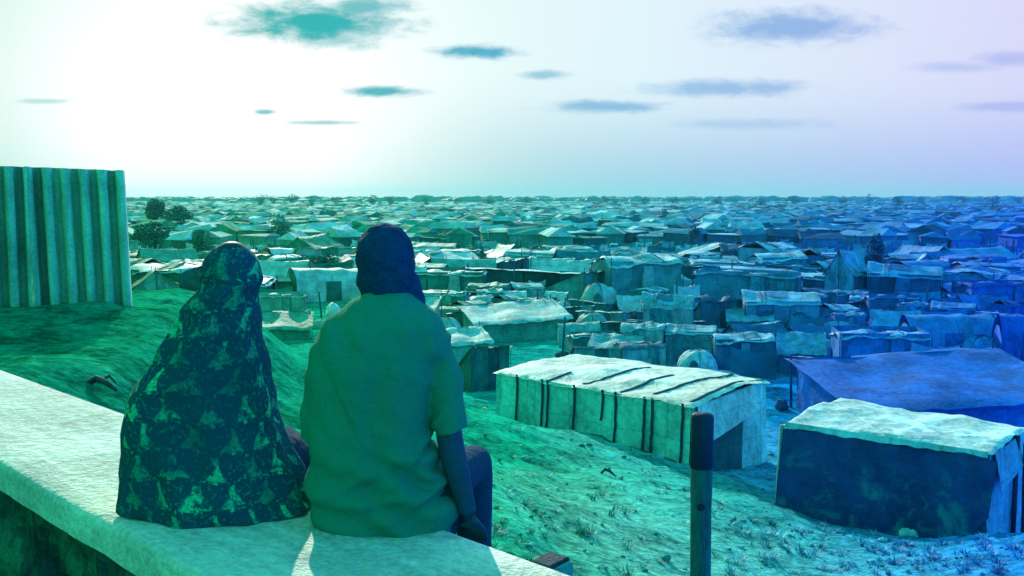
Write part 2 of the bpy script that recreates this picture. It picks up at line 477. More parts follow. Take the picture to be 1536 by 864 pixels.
def make_ledge():
    root = empty('retaining_wall', pq((P0 + P1) / 2, -3, 4.4))
    tag(root, 'pale concrete topped wall that the two people sit on, running off to the left', 'wall')
    inv = -Vector(root.location)
    prof_ = [(P0 + .0, LT - .11), (P0, LT - .025), (P0 + .008, LT - .008), (P0 + .025, LT)] + [(P0 + .025 + (P1 - P0 - .05) * k / 8, LT) for k in range(1, 9)] + [(P1 - .008, LT - .008), (P1, LT - .025), (P1, LT - .11)]
    q0, q1, n = -13.0, .9, 174
    m = MB()

    def fn(u, v):
        q = q0 + (q1 - q0) * u; i = round(v * (len(prof_) - 1)); p, z = prof_[i]
        e = .006 * nz(q * 5, i * .7) + .012 * nz(q * 1.3, i * .2, 4)
        chip = max(0, nz(q * 7, i * .3, 9) - .35) * .06 if i in (1, 2, 3, len(prof_) - 2, len(prof_) - 3) else 0
        return pq(p + e * (1 if i < 6 else -1) * .6 + (chip if i < 6 else -chip), q, z + e * .5 - chip * .5) + inv
    m.grid(fn, n, len(prof_) - 1)
    build('coping', m, M_CONC, root, (.74, .80, .65))
    s = MB()

    def face(pp, zt, zb, sgn):
        nu, nv = 260, 14
        vs = []; fs = []; cols = []
        for j in range(nv + 1):
            for i in range(nu + 1):
                q = q0 + (q1 - q0) * i / nu; z = zt + (zb - zt) * j / nv
                b_ = .05 * nz(q * 2.2, z * 3) + .03 * nz(q * 7, z * 8, 2)
                vs.append(pq(pp + sgn * (-.02 + b_ * (0 if j == 0 else 1)), q, z) + inv)
        for j in range(nv):
            for i in range(nu):
                q = q0 + (q1 - q0) * i / nu; z = zt + (zb - zt) * j / nv
                k = nz(q * 3.1, z * 4, 5) + .5 * nz(q * 9, z * 9, 8)
                c = (.012, .17, .10) if k > .12 else ((.006, .10, .075) if k > -.15 else (.004, .055, .075))
                a = j * (nu + 1) + i
                s.add([vs[a], vs[a + 1], vs[a + nu + 2], vs[a + nu + 1]], [(0, 1, 2, 3)], c)
    face(P0, LT - .1, 4.2, -1); face(P1, LT - .1, 2.6, 1)
    build('masonry', s, M_STONE, root)
    r = MB()
    r.tube([pq(P1 + .05, q, LT - .085 + .006 * nz(q * 4)) for q in np.linspace(-2.62, -1.62, 14)], .032, 8)
    build('edge_rail', r, M_WOOD, root, (.006, .07, .085))


make_ledge()

# ------------------------------------------------------------------ near posts
def make_near_posts():
    b = PW(1052, 800, 4.1); zb = hgt(b.x, b.y)
    top = PW(1052, 619, 4.1).z
    root = empty('marker_post', (b.x, b.y, zb)); tag(root, 'dark upright post with rounded top standing in the sand before the tents', 'post')
    m = MB(); h = top - zb; r0 = .0455
    zs = [-.4] + list(np.linspace(0, h - .05, 24)) + [h - .03, h - .012, h - .003, h]
    rs = [r0] * 25 + [r0 * .93, r0 * .75, r0 * .45, r0 * .1]
    m.tube([(.012 * nz(z * .8, 3) if z < h - .1 else .012 * nz((h - .1) * .8, 3), .01 * nz(z * .8, 8) if z < h - .1 else .01 * nz((h - .1) * .8, 8), z) for z in zs], [r * (1 + .07 * nz(z * 5, 5) + .04 * nz(z * 17, 2)) for r, z in zip(rs, zs)], 18)
    build('shaft', m, M_WOOD, root, (.012, .20, .20))
    c = MB(); hc = .24
    c.tube([(.012 * nz((h - .1) * .8, 3), .01 * nz((h - .1) * .8, 8), z) for z in (h - hc, h - hc + .005, h - .12, h - .022, h - .010, h - .003, h + .002)], [r0 * 1.0, r0 * 1.09, r0 * 1.05, r0 * 1.08, r0 * 1.0, r0 * .8, r0 * .06], 18)
    build('sleeve', c, M_TARP, root, (.004, .05, .10))
    k = MB(); zk = PW(1052, 760, 4.06).z - zb
    k.ellipsoid((-.012, -r0 * .98, zk), (.018, .009, .016), 10, 6)
    build('bolt', k, M_WOOD, root, (.004, .04, .08))
    # square timber post end by the edge of the ledge
    c0 = PZ(825, 838, 4.93); zb = hgt(c0.x + .1, c0.y + .1)
    root = empty('timber_post', (c0.x, c0.y, zb), R(-38)); tag(root, 'square cut dark timber post end beside the ledge at the bottom edge', 'post')
    m = MB(); H = 4.93 - zb; w = .036; d = .05
    rings = [(-.3, 1), (0, 1), (H - .05, 1.0), (H - .006, 1.0), (H, .93)]
    vs = []; fs = []
    for z, kf in rings:
        for (sx, sy) in ((-1, -1), (1, -1), (1, 1), (-1, 1)): vs.append((sx * w * kf, sy * d * kf, z))
    for j in range(len(rings) - 1):
        for i in range(4): fs.append((j * 4 + i, j * 4 + (i + 1) % 4, (j + 1) * 4 + (i + 1) % 4, (j + 1) * 4 + i))
    fs.append(tuple(len(vs) - 4 + i for i in range(4)))
    m.add(vs, fs); build('shaft', m, M_WOOD, root, (.006, .06, .09), smooth=False)
    t = MB(); t.box((w + .003, -d * .9, H - .5), (w + .016, d * .9, H - .01)); build('side_batten', t, M_WOOD, root, (.02, .36, .28), smooth=False)


make_near_posts()

# ------------------------------------------------------------------ corrugated fence on the left
def make_fence():
    pr = PW(194, 456, 13.9); pl = PW(0, 458, 13.4)
    A = Vector((pr.x, pr.y, 0)); D = Vector((pl.x - pr.x, pl.y - pr.y, 0)); D.normalize()
    Nn = Vector((-D.y, D.x, 0))
    if Nn.y > 0: Nn = -Nn
    root = empty('corrugated_fence', A + Vector((0, 0, hgt(A.x, A.y)))); tag(root, 'tall ribbed metal sheet fence standing on the shaded ground at left', 'fence')
    inv = -Vector(root.location)
    ztop = PW(190, 254, 13.9).z; ztop2 = PW(0, 244, 13.4).z
    L = 7.6; sheets = 6; sw = L / sheets
    for k in range(sheets):
        m = MB(); per = .235
        s0 = k * sw - (.03 if k else 0); s1 = (k + 1) * sw
        n = int((s1 - s0) / (per / 8)); off = .012 * (k % 2); tilt = random.uniform(-.012, .012); dz = random.uniform(-.025, .025)
        def fn(u, v, s0=s0, s1=s1, off=off, tilt=tilt, dz=dz, k=k):
            s = s0 + (s1 - s0) * u; ph = (s / per) % 1
            c = max(-1, min(1, 2.2 * math.sin(2 * math.pi * ph))) * .075
            zt = ztop + (ztop2 - ztop) * s / 2.0 * .9 + dz + .01 * nz(s * 9, k)
            if s > 1.75: zt += .05 * sst(1.75, 1.85, s)
            zb = hgt0(A.x, A.y) - .15
            z = zb + (zt - zb) * v
            q = A + D * (s - (1 - v) * .04 * (1 if k == 0 else 0)) + Nn * (c + off + .02 * nz(s * 1.5, z * 1.5, 3)) + Vector((tilt * v, 0, 0))
            return Vector((q.x, q.y, z)) + inv
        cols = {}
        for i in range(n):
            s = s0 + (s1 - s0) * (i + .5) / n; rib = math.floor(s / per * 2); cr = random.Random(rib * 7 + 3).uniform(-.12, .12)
            cols[i] = (.82 + cr) if rib % 2 == 0 else (.38 + cr)  # recess shade painted into the Tint: valleys dark, crests light, tone varied
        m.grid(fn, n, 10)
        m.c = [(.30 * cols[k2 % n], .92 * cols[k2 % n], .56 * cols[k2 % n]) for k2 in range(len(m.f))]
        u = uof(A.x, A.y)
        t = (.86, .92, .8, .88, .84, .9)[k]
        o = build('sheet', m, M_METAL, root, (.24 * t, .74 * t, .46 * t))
        sd = o.modifiers.new('thick', 'SOLIDIFY'); sd.thickness = .004
    for zf in (.35, 1.55):
        m = MB(); zb = hgt0(A.x, A.y) + zf
        p0 = A + D * .02 - Nn * .135; p1 = A + D * L - Nn * .135
        m.tube([Vector((p0.x, p0.y, zb)) + inv, Vector((p1.x, p1.y, zb)) + inv], .03, 8); build('rail', m, M_WOOD, root, (.01, .14, .1))
    for s in (.06, 1.9, 3.8, 5.7, 7.5):
        p = A + D * s - Nn * .2; m = MB(); zb = hgt0(A.x, A.y)
        m.tube([Vector((p.x, p.y, zb - .4)) + inv, Vector((p.x, p.y, ztop - .06)) + inv], .04, 8); build('post', m, M_WOOD, root, (.01, .14, .1))


make_fence()


# ------------------------------------------------------------------ people
def head_parts(m, c, az, down=0.0, s=1.0):
    """skull, jaw, nose, ears, lips into the body mesh m; returns the head's frame"""
    rot = Matrix.Rotation(-az, 4, 'Z') @ Matrix.Rotation(-down, 4, 'X')
    r3 = rot.to_3x3(); c = Vector(c)
    T = lambda x, y, z: c + r3 @ Vector((x * s, y * s, z * s))
    m.ellipsoid(c, (.076 * s, .096 * s, .108 * s), 20, 14, r3)
    m.ellipsoid(T(0, .028, -.062), (.056 * s, .066 * s, .062 * s), 16, 10, r3)
    m.ellipsoid(T(0, .078, -.098), (.022 * s, .018 * s, .018 * s), 10, 8, r3)
    m.tube([T(0, .090, .012), T(0, .104, -.012), T(0, .112, -.034), T(0, .098, -.043)], [.009 * s, .012 * s, .015 * s, .008 * s], 8)
    for sx in (-1, 1):
        m.ellipsoid(T(sx * .014, .098, -.036), (.009 * s, .01 * s, .008 * s), 8, 6, r3)
        m.ellipsoid(T(sx * .079, .0, -.012), (.009 * s, .02 * s, .032 * s), 8, 8, r3)
        m.tube([T(sx * .012, .094, .03), T(sx * .034, .09, .035), T(sx * .055, .074, .028)], .008 * s, 6)
        m.ellipsoid(T(sx * .045, .07, -.03), (.02 * s, .016 * s, .018 * s), 8, 6, r3)
    m.ellipsoid(T(0, .09, -.064), (.024 * s, .01 * s, .007 * s), 10, 6, r3)
    m.ellipsoid(T(0, .088, -.076), (.021 * s, .011 * s, .008 * s), 10, 6, r3)
    return T, r3


def eyes(root, T, r3, s, inv):
    for sx in (-1, 1):
        e = MB(); e.ellipsoid(T(sx * .033, .078, .006) + inv, (.0125 * s, .0125 * s, .0125 * s), 12, 10, r3)
        o = build('eye', e, M_SKIN, root, (.5, .62, .62))
        i = MB(); i.ellipsoid(T(sx * .0335, .0885, .005) + inv, (.005 * s, .003 * s, .005 * s), 10, 6, r3); build('iris', i, M_SKIN, o, (.004, .02, .04))


def hand(m, wrist, fwd, up, side, s=1.0, curl=.25, sp=1.0):
    """palm with five separate bent fingers; side = direction of the thumb"""
    w = Vector(wrist); f = Vector(fwd).normalized(); s_ = Vector(side).normalized(); n = f.cross(s_).normalized()
    if n.dot(Vector(up)) < 0: n = -n
    m.tube([w, w + f * .03 * s, w + f * .075 * s, w + f * .092 * s], [(.024 * s, .019 * s), (.036 * s, .016 * s), (.041 * s, .014 * s), (.036 * s, .011 * s)], 12, up=n)
    for k, (off, L) in enumerate(((.031, .07), (.0105, .08), (-.0105, .074), (-.030, .058))):
        b = w + f * (.084 if k < 3 else .078) * s + s_ * off * s; d = (f + s_ * off * 2.2 * sp).normalized(); pts = [b - f * .02 * s, b]; p = b.copy(); a = 0
        for seg in (.45, .32, .27):
            a += curl; dd = d * math.cos(a) - n * math.sin(a); p = p + dd * L * seg * s; pts.append(p.copy())
        m.tube(pts, [.0088 * s, .0092 * s, .0085 * s, .008 * s, .0055 * s], 8)
    b = w + f * .022 * s + s_ * .026 * s; d = (f * .7 + s_ * .75 - n * .15).normalized()
    m.tube([b, b + d * .034 * s, b + d * .034 * s + (f * .9 + s_ * .4).normalized() * .03 * s, b + d * .034 * s + (f * .97 + s_ * .15).normalized() * .054 * s], [.013 * s, .0115 * s, .0098 * s, .007 * s], 8)


def loft(m, rows, seg=44, d0=3.05, expo=2.3, cap=True):
    """rows: (py, x left, x right, centre depth, half depth front, half depth back); px measured in the view at depth d0"""
    vs = []
    for (py, xl, xr, dc, hf, hb) in rows:
        a = PW(xl, py, d0); b = PW(xr, py, d0); z = a.z; cx = (a.x + b.x) / 2; hw = (b.x - a.x) / 2
        for k in range(seg):
            q = 2 * math.pi * k / seg; c, s_ = math.cos(q), math.sin(q)
            ex = 2 / expo
            x = math.copysign(abs(c) ** ex, c) * hw; y = math.copysign(abs(s_) ** ex, s_)
            vs.append(Vector((cx + x, dc + y * (hf if y > 0 else hb), z)))
    n = len(rows)
    fs = [(j * seg + k, (j + 1) * seg + k, (j + 1) * seg + (k + 1) % seg, j * seg + (k + 1) % seg) for j in range(n - 1) for k in range(seg)]
    if cap: fs += [tuple(range(seg)), tuple((n - 1) * seg + k for k in range(seg))[::-1]]
    return vs, fs


def make_man():
    base = Vector((-.37, 3.05, LT)); inv = -base
    root = empty('person', base)
    tag(root, 'person in a plain dark shirt sitting on the ledge, right arm propped beside the hip', 'person')
    L = lambda px, py, d: PW(px, py, d) + inv
    b = MB()
    # torso core, neck, head
    rows = [(428, 556, 606, 3.05, .055, .055), (450, 548, 616, 3.05, .06, .06), (470, 522, 630, 3.06, .06, .065), (500, 506, 642, 3.06, .08, .085), (560, 500, 630, 3.06, .095, .095), (640, 496, 622, 3.06, .095, .095),
            (720, 480, 655, 3.07, .12, .12), (780, 480, 672, 3.08, .13, .13), (812, 500, 660, 3.08, .11, .11)]
    vs, fs = loft(b, rows, 28); b.add([v + inv for v in vs], fs)
    hc = PW(582, 393, 3.09) + inv
    b.tube([L(578, 470, 3.07), L(580, 440, 3.08), hc + Vector((0, 0, -.03))], [.062, .058, .056], 14)
    T, r3 = head_parts(b, hc, R(16), R(14), 1.05)
    # right arm: elbow slightly bent, hand on the far lip of the ledge
    sh, el, wr = L(652, 522, 3.06), L(679, 682, 3.02), L(702, 770, 3.03)
    b.tube([sh, sh.lerp(el, .35), sh.lerp(el, .75), el, el.lerp(wr, .25), el.lerp(wr, .7), wr], [.044, .043, .042, .042, .041, .033, .028], 14)
    hw = L(704, 777, 3.03); hand(b, hw, Vector((.22, .55, -.5)), Vector((0, 0, 1)), Vector((-.6, .6, 0)), 1.02, .22)
    # left arm resting on the thigh
    sl, ell, wl = L(503, 522, 3.06), L(480, 676, 3.10), L(520, 735, 3.36)
    b.tube([sl, sl.lerp(ell, .4), sl.lerp(ell, .8), ell, ell.lerp(wl, .3), ell.lerp(wl, .75), wl], [.044, .043, .042, .041, .04, .032, .027], 14)
    hand(b, wl, Vector((.35, .8, -.1)), Vector((0, 0, 1)), Vector((1, -.2, 0)), 1.0, .2)
    # legs over the edge
    hips = {-1: Vector((-.09, .02, .10)), 1: Vector((.10, .02, .10))}
    legs = MB(); feet = []
    for sx in (-1, 1):
        h = hips[sx]; kn = h + Vector((.10 + .03 * sx, .45, -.035)); an = kn + Vector((.0, .03, -.44))
        for mm, ex in ((b, 0.0), (legs, .013)):
            mm.tube([h, h.lerp(kn, .35), h.lerp(kn, .75), kn, kn.lerp(an, .1), kn.lerp(an, .35), kn.lerp(an, .93 if ex else 1)],
                    [.086 + ex, .078 + ex, .064 + ex, .058 + ex, .058 + ex, .055 + ex, .04 + ex * 1.8], 16)
        b.tube([an + Vector((0, -.05, -.04)), an + Vector((0, 0, -.05)), an + Vector((.01, .08, -.065)), an + Vector((.015, .15, -.08)), an + Vector((.017, .19, -.084))], [(.026, .026), (.036, .036), (.042, .028), (.044, .018), (.03, .012)], 12)
        feet.append(an)
    me = remeshed(b, 'body', .0075, 2)
    link('body', me, M_SKIN, root, (.004, .07, .115))
    eyes(root, T, r3, 1.05, Vector((0, 0, 0)))
    # trousers
    vs, fs = loft(legs, [(735, 472, 676, 3.08, .14, .135), (780, 474, 688, 3.09, .15, .14), (806, 482, 686, 3.1, .15, .135), (815, 500, 668, 3.1, .13, .12)], 30)
    legs.add([v + inv for v in vs], fs)
    link('trousers', remeshed(legs, 'trousers', .011, 3), M_CLOTH, root, (.003, .065, .115))
    # shirt with sleeves
    s = MB()
    rows = [(430, 549, 610, 3.065, .062, .062), (437, 545, 613, 3.06, .068, .068), (446, 536, 622, 3.06, .075, .078), (457, 517, 636, 3.06, .085, .092), (470, 500, 650, 3.06, .10, .108), (490, 480, 667, 3.06, .12, .128), (520, 468, 672, 3.06, .14, .142),
            (560, 464, 652, 3.06, .145, .15), (610, 462, 644, 3.07, .145, .148), (660, 460, 645, 3.07, .145, .145), (705, 462, 668, 3.07, .15, .15), (745, 461, 684, 3.075, .16, .16),
            (780, 470, 690, 3.08, .165, .165), (803, 483, 686, 3.085, .165, .165), (814, 498, 672, 3.09, .15, .155)]
    vs, fs = loft(s, rows, 48); s.add([v + inv for v in vs], fs)
    sr = L(660, 516, 3.06); e2 = L(679, 648, 3.03)
    s.tube([L(622, 494, 3.06), sr, sr.lerp(e2, .3), sr.lerp(e2, .65), e2], [.05, .056, .058, .057, .057], 18)
    sl2 = L(494, 520, 3.06); e3 = L(474, 660, 3.085)
    s.tube([L(530, 496, 3.06), sl2, sl2.lerp(e3, .3), sl2.lerp(e3, .65), e3], [.05, .056, .058, .056, .056], 18)
    a0 = L(560, 690, 2.92)
    def folds(co):
        w = 0
        # sweeping drape from the left of the back to the right hip, then sag folds at the waist
        zz = co.z; x = co.x
        arc = zz - (.30 - .22 * math.sqrt(max(0, x + .07)) + .28 * max(0, x + .07) ** 1.5)
        w += .018 * math.exp(-(arc / .02) ** 2) * sst(-.05, .06, x) - .016 * math.exp(-((arc + .035) / .018) ** 2) * sst(-.05, .06, x)
        w += .010 * math.sin((zz + .45 * x) * 52 + 3 * nz(x * 4, zz * 4)) * sst(.34, .08, zz)
        w += .011 * nz(x * 6, zz * 4, co.y * 4) + .009 * nz(x * 16 + zz * 8, zz * 14 - x * 5, co.y * 9)
        w += .011 * nz(x * 11, zz * 2.2, 3.3) * sst(.62, .45, zz)
        for (fx_, fz_, sl, ln_, am_) in ((.11, .30, 1.5, .06, .012), (.07, .20, -.55, .09, .016), (-.10, .17, .5, .10, .010), (.0, .11, .12, .14, .010), (.12, .12, .5, .08, .014), (-.13, .40, -2.2, .05, .009)):
            du = (x - fx_) + (zz - fz_) * .0; dv = (zz - fz_) - sl * (x - fx_)
            w += am_ * math.exp(-(du / ln_) ** 2) * (math.exp(-(dv / .016) ** 2) - .8 * math.exp(-((dv + .032) / .018) ** 2))
        w += .006 * math.sin((x + .35 * zz) * 60) * sst(.35, .6, zz) * sst(.72, .6, zz) * sst(.03, .12, abs(x))
        return w
    me = remeshed(s, 'shirt', .009, 3, folds)
    o = link('shirt', me, M_CLOTH, root, (.012, .25, .165))
    cl = MB(); c0 = L(578, 437, 3.065)
    cl.tube([c0 + Vector((.066 * math.cos(q), .064 * math.sin(q), -.006 + .010 * math.sin(q) - .004)) for q in np.linspace(0, 2 * math.pi, 29)], (.011), 8)
    build('collar', cl, M_CLOTH, o, (.012, .17, .125))
    # hair and beard: one close mass round the back of the head down to the collar
    h = MB()
    h.ellipsoid(hc + Vector((-.008, -.012, .016)), (.092, .104, .107), 24, 16)
    h.ellipsoid(hc + Vector((-.003, -.03, -.05)), (.094, .082, .085), 20, 12)
    h.tube([hc + Vector((.0, -.03, -.04)), L(582, 428, 3.06), L(584, 444, 3.05)], [.088, .086, .074], 18)
    h.ellipsoid(T(0.01, .02, -.09), (.074, .076, .05), 16, 10, r3)
    h.tube([hc + Vector((.05, .0, -.06)), hc + Vector((.075, -.01, -.115)), hc + Vector((.1, -.015, -.15)), hc + Vector((.115, -.015, -.165))], [.05, .042, .028, .014], 12)
    h.tube([T(0, .035, -.085), T(0, .066, -.125), T(.0, .078, -.165), T(0, .082, -.19)], [.05, .04, .027, .012], 12)
    def curls(co): return .004 * nz(co.x * 40, co.y * 40, co.z * 40) + .003 * nz(co.x * 90, co.y * 90, co.z * 90)
    me = remeshed(h, 'hair', .007, 3, curls)
    # open the hair over the face
    bm = bmesh.new(); bm.from_mesh(me); ri = r3.inverted()
    dead = [f for f in bm.faces if (lambda q: q.y > .055 and abs(q.x) < .072 and -.075 < q.z < .062)(ri @ (f.calc_center_median() - hc))]
    bmesh.ops.delete(bm, geom=dead, context='FACES'); bm.to_mesh(me); bm.free()
    link('hair', me, M_HAIR, root, (.003, .11, .26))


def make_woman():
    base = Vector((-.93, 3.17, LT)); inv = -base
    D0 = 3.15
    root = empty('person', base)
    tag(root, 'person wrapped from head to seat in a dark patterned shawl, sitting on the ledge', 'person')
    root['label'] = 'person wrapped from head to seat in a dark patterned shawl, sitting on the ledge'
    L = lambda px, py, d: PW(px, py, d) + inv
    b = MB()
    rows = [(430, 322, 366, 3.16, .05, .05), (452, 306, 366, 3.16, .06, .06), (480, 290, 362, 3.16, .08, .08), (560, 268, 370, 3.17, .11, .10), (660, 255, 380, 3.18, .12, .11), (760, 235, 400, 3.2, .15, .13), (795, 250, 390, 3.2, .12, .11)]
    vs, fs = loft(b, rows, 24, D0); b.add([v + inv for v in vs], fs)
    hc = PW(347, 408, 3.17) + inv
    b.tube([L(344, 460, 3.16), hc + Vector((0, -.01, -.03))], [.05, .05], 12)
    T, r3 = head_parts(b, hc, R(20), R(10), .93)
    for sx, px in ((-1, 292), (1, 352)):
        sh = L(px, 478, 3.17); el = sh + Vector((sx * .02 - .01, .05, -.26)); wr = el + Vector((-sx * .06, .2, -.02))
        b.tube([sh, sh.lerp(el, .5), el, el.lerp(wr, .5), wr], [.045, .042, .036, .033, .024], 12)
        hand(b, wr, Vector((-sx * .4, .8, -.1)), Vector((0, 0, 1)), Vector((-sx * .9, -.3, 0)), .9, .3)
        h = Vector((sx * .09, .05, .10)); kn = h + Vector((.06, .40, 0)); an = kn + Vector((0, .04, -.40))
        b.tube([h, h.lerp(kn, .5), kn, kn.lerp(an, .3), an], [.085, .075, .056, .05, .036], 14)
        b.tube([an + Vector((0, -.05, -.04)), an + Vector((0, 0, -.05)), an + Vector((.01, .08, -.065)), an + Vector((.015, .17, -.08))], [(.026, .026), (.034, .034), (.038, .026), (.028, .014)], 12)
    link('body', remeshed(b, 'body', .0075, 2), M_SKIN, root, (.006, .06, .08))
    eyes(root, T, r3, .93, Vector((0, 0, 0)))
    # long dress under the shawl, over the lap and the legs
    d = MB()
    c0 = Vector((.08, .30, .09))
    ring = []
    spec = [(Vector((.0, .05, .12)), .19, .13), (Vector((.03, .25, .12)), .18, .105), (Vector((.05, .42, .08)), .17, .105), (Vector((.06, .50, -.03)), .16, .09), (Vector((.06, .51, -.2)), .17, .1), (Vector((.06, .52, -.36)), .19, .11)]
    d.tube([p for p, _, _ in spec], [(a, c) for _, a, c in spec], 24, up=Vector((0, 0, 1)))
    link('dress', remeshed(d, 'dress', .014, 3, lambda co: .012 * nz(co.x * 22, co.y * 3, co.z * 2)), M_CLOTH, root, (.005, .05, .085))
    # the shawl
    S = [(366, 343, 349), (369, 330, 362), (374, 320, 372), (381, 313, 380), (390, 307, 386), (400, 304, 389), (411, 303, 391), (420, 302, 390), (428, 299, 388), (436, 294, 388), (446, 288, 389), (460, 280, 388), (478, 268, 387), (498, 255, 389),
         (520, 245, 394), (545, 230, 398), (570, 208, 402), (595, 193, 404), (620, 186, 407), (650, 182, 420), (680, 180, 435), (710, 179, 447), (740, 179, 456), (768, 181, 463), (788, 187, 467), (800, 194, 464), (805, 198, 460)]
    seg = 96; m = MB(); vs = []; uvs = []; arc = 0; prev = None
    for j, (py, xl, xr) in enumerate(S):
        a = PW(xl, py, 3.17); c = PW(xr, py, 3.17); z = a.z; cx = (a.x + c.x) / 2; hw = (c.x - a.x) / 2
        f = (py - 366) / (805 - 366)
        if py < 430: k = .5 + .5 * math.sin(min(1, (py - 366) / 40) * math.pi / 2); hb = hw * 1.12; hf = hw * 1.2; dc = 3.17
        else: hb = .105 + .10 * f; hf = .12 + .28 * f ** 1.3; dc = 3.17 + .03 * f
        if py >= 430 and py < 470: t = (py - 428) / 42; hb = (hw * 1.12) * (1 - t) + hb * t
        z = max(z, LT + .006) if j < len(S) - 1 else LT + .004
        if prev is not None: arc += math.hypot(z - prev[0], (hw - prev[1]) * .5)
        prev = (z, hw)
        for k in range(seg):
            q = 2 * math.pi * k / seg; co, si = math.cos(q), math.sin(q); ex = 2 / 2.15
            x = math.copysign(abs(co) ** ex, co) * hw; y = math.copysign(abs(si) ** ex, si) * (hf if si > 0 else hb)
            am = .004 + .026 * max(0, f - .1)
            fold = am * (math.sin(q * 7 + 5 * nz(f * 2.2, co, si)) * .5 + nz(co * 3.2, si * 3.2, f * 5)) * (1 if j > 2 else 0)
            sag = .010 * math.sin(f * 46 + co * 2.5) * (1 if .12 < f < .97 else 0)
            rr = math.hypot(x, y) + 1e-6; g = 1 + (fold + sag) / rr if j > 2 else 1
            vs.append(Vector((cx + x * g, dc + y * g, z + .006 * nz(co * 4, si * 4, f * 9))) + inv)
            uvs.append(((q - 1.5 * math.pi) * max(.075, hw * .97) + 3.0, -arc + 5.0))
    n = len(S); ri = r3.inverted(); fs = []
    for j in range(n - 1):
        for k in range(seg):
            k2 = (k + 1) % seg; cc = (vs[j * seg + k] + vs[(j + 1) * seg + k2]) / 2; q = ri @ (cc - hc)
            if q.y > .045 and abs(q.x) < .052 and -.09 < q.z < .055: continue     # the opening for the face
            fs.append((j * seg + k, (j + 1) * seg + k, (j + 1) * seg + k2, j * seg + k2))
    fs.append(tuple(range(seg)))
    m.add(vs, fs); me = m.mesh('shawl')
    ul = me.uv_layers.new(name='UVMap')
    for poly in me.polygons:
        ks = [me.loops[li].vertex_index for li in poly.loop_indices]
        us = [uvs[i] for i in ks]
        wrapm = max(u[0] for u in us) - min(u[0] for u in us) > .5 * max(.2, max(u[0] for u in us))
        for li, i in zip(poly.loop_indices, ks):
            u_, v_ = uvs[i]
            if wrapm and i % seg == 0: u_ = 2 * uvs[i + seg - 1][0] - uvs[i + seg - 2][0]
            ul.data[li].uv = (u_, v_)
    o = link('shawl', me, M_SHAWL, root)
    sd = o.modifiers.new('thick', 'SOLIDIFY'); sd.thickness = .004
    sb = o.modifiers.new('sub', 'SUBSURF'); sb.levels = 1; sb.render_levels = 1


make_woman()
make_man()


# ------------------------------------------------------------------ shelters: prototypes
def cloth_grid(m, p00, p10, p11, p01, nu, nv, amp, seed, sag=0.0, normal=None):
    p00, p10, p11, p01 = map(Vector, (p00, p10, p11, p01))
    nn = normal or (p10 - p00).cross(p01 - p00).normalized()
    def fn(u, v):
        a = p00.lerp(p10, u).lerp(p01.lerp(p11, u), v)
        e = math.sin(math.pi * u) * math.sin(math.pi * v)
        w = amp * (nz(a.x * 1.3 + seed, a.y * 1.3, a.z * 1.3) + .5 * nz(a.x * 3.5, a.y * 3.5 + seed, a.z * 3.5))
        w *= min(1, 5 * u, 5 * (1 - u))
        return a + nn * w - Vector((0, 0, sag * e))
    m.grid(fn, nu, nv)


def poles(H, pts, r=.035, seed=0):
    out = []
    for i, (x, y, h) in enumerate(pts):
        m = MB(); m.tube([(x, y, -.4), (x + .02 * nz(seed, i), y, h * .5), (x + .05 * nz(seed, i, 3), y, h)], [r, r * .9, r * .8], 6); out.append(('pole', m.mesh('pole'), 'wood'))
    return out


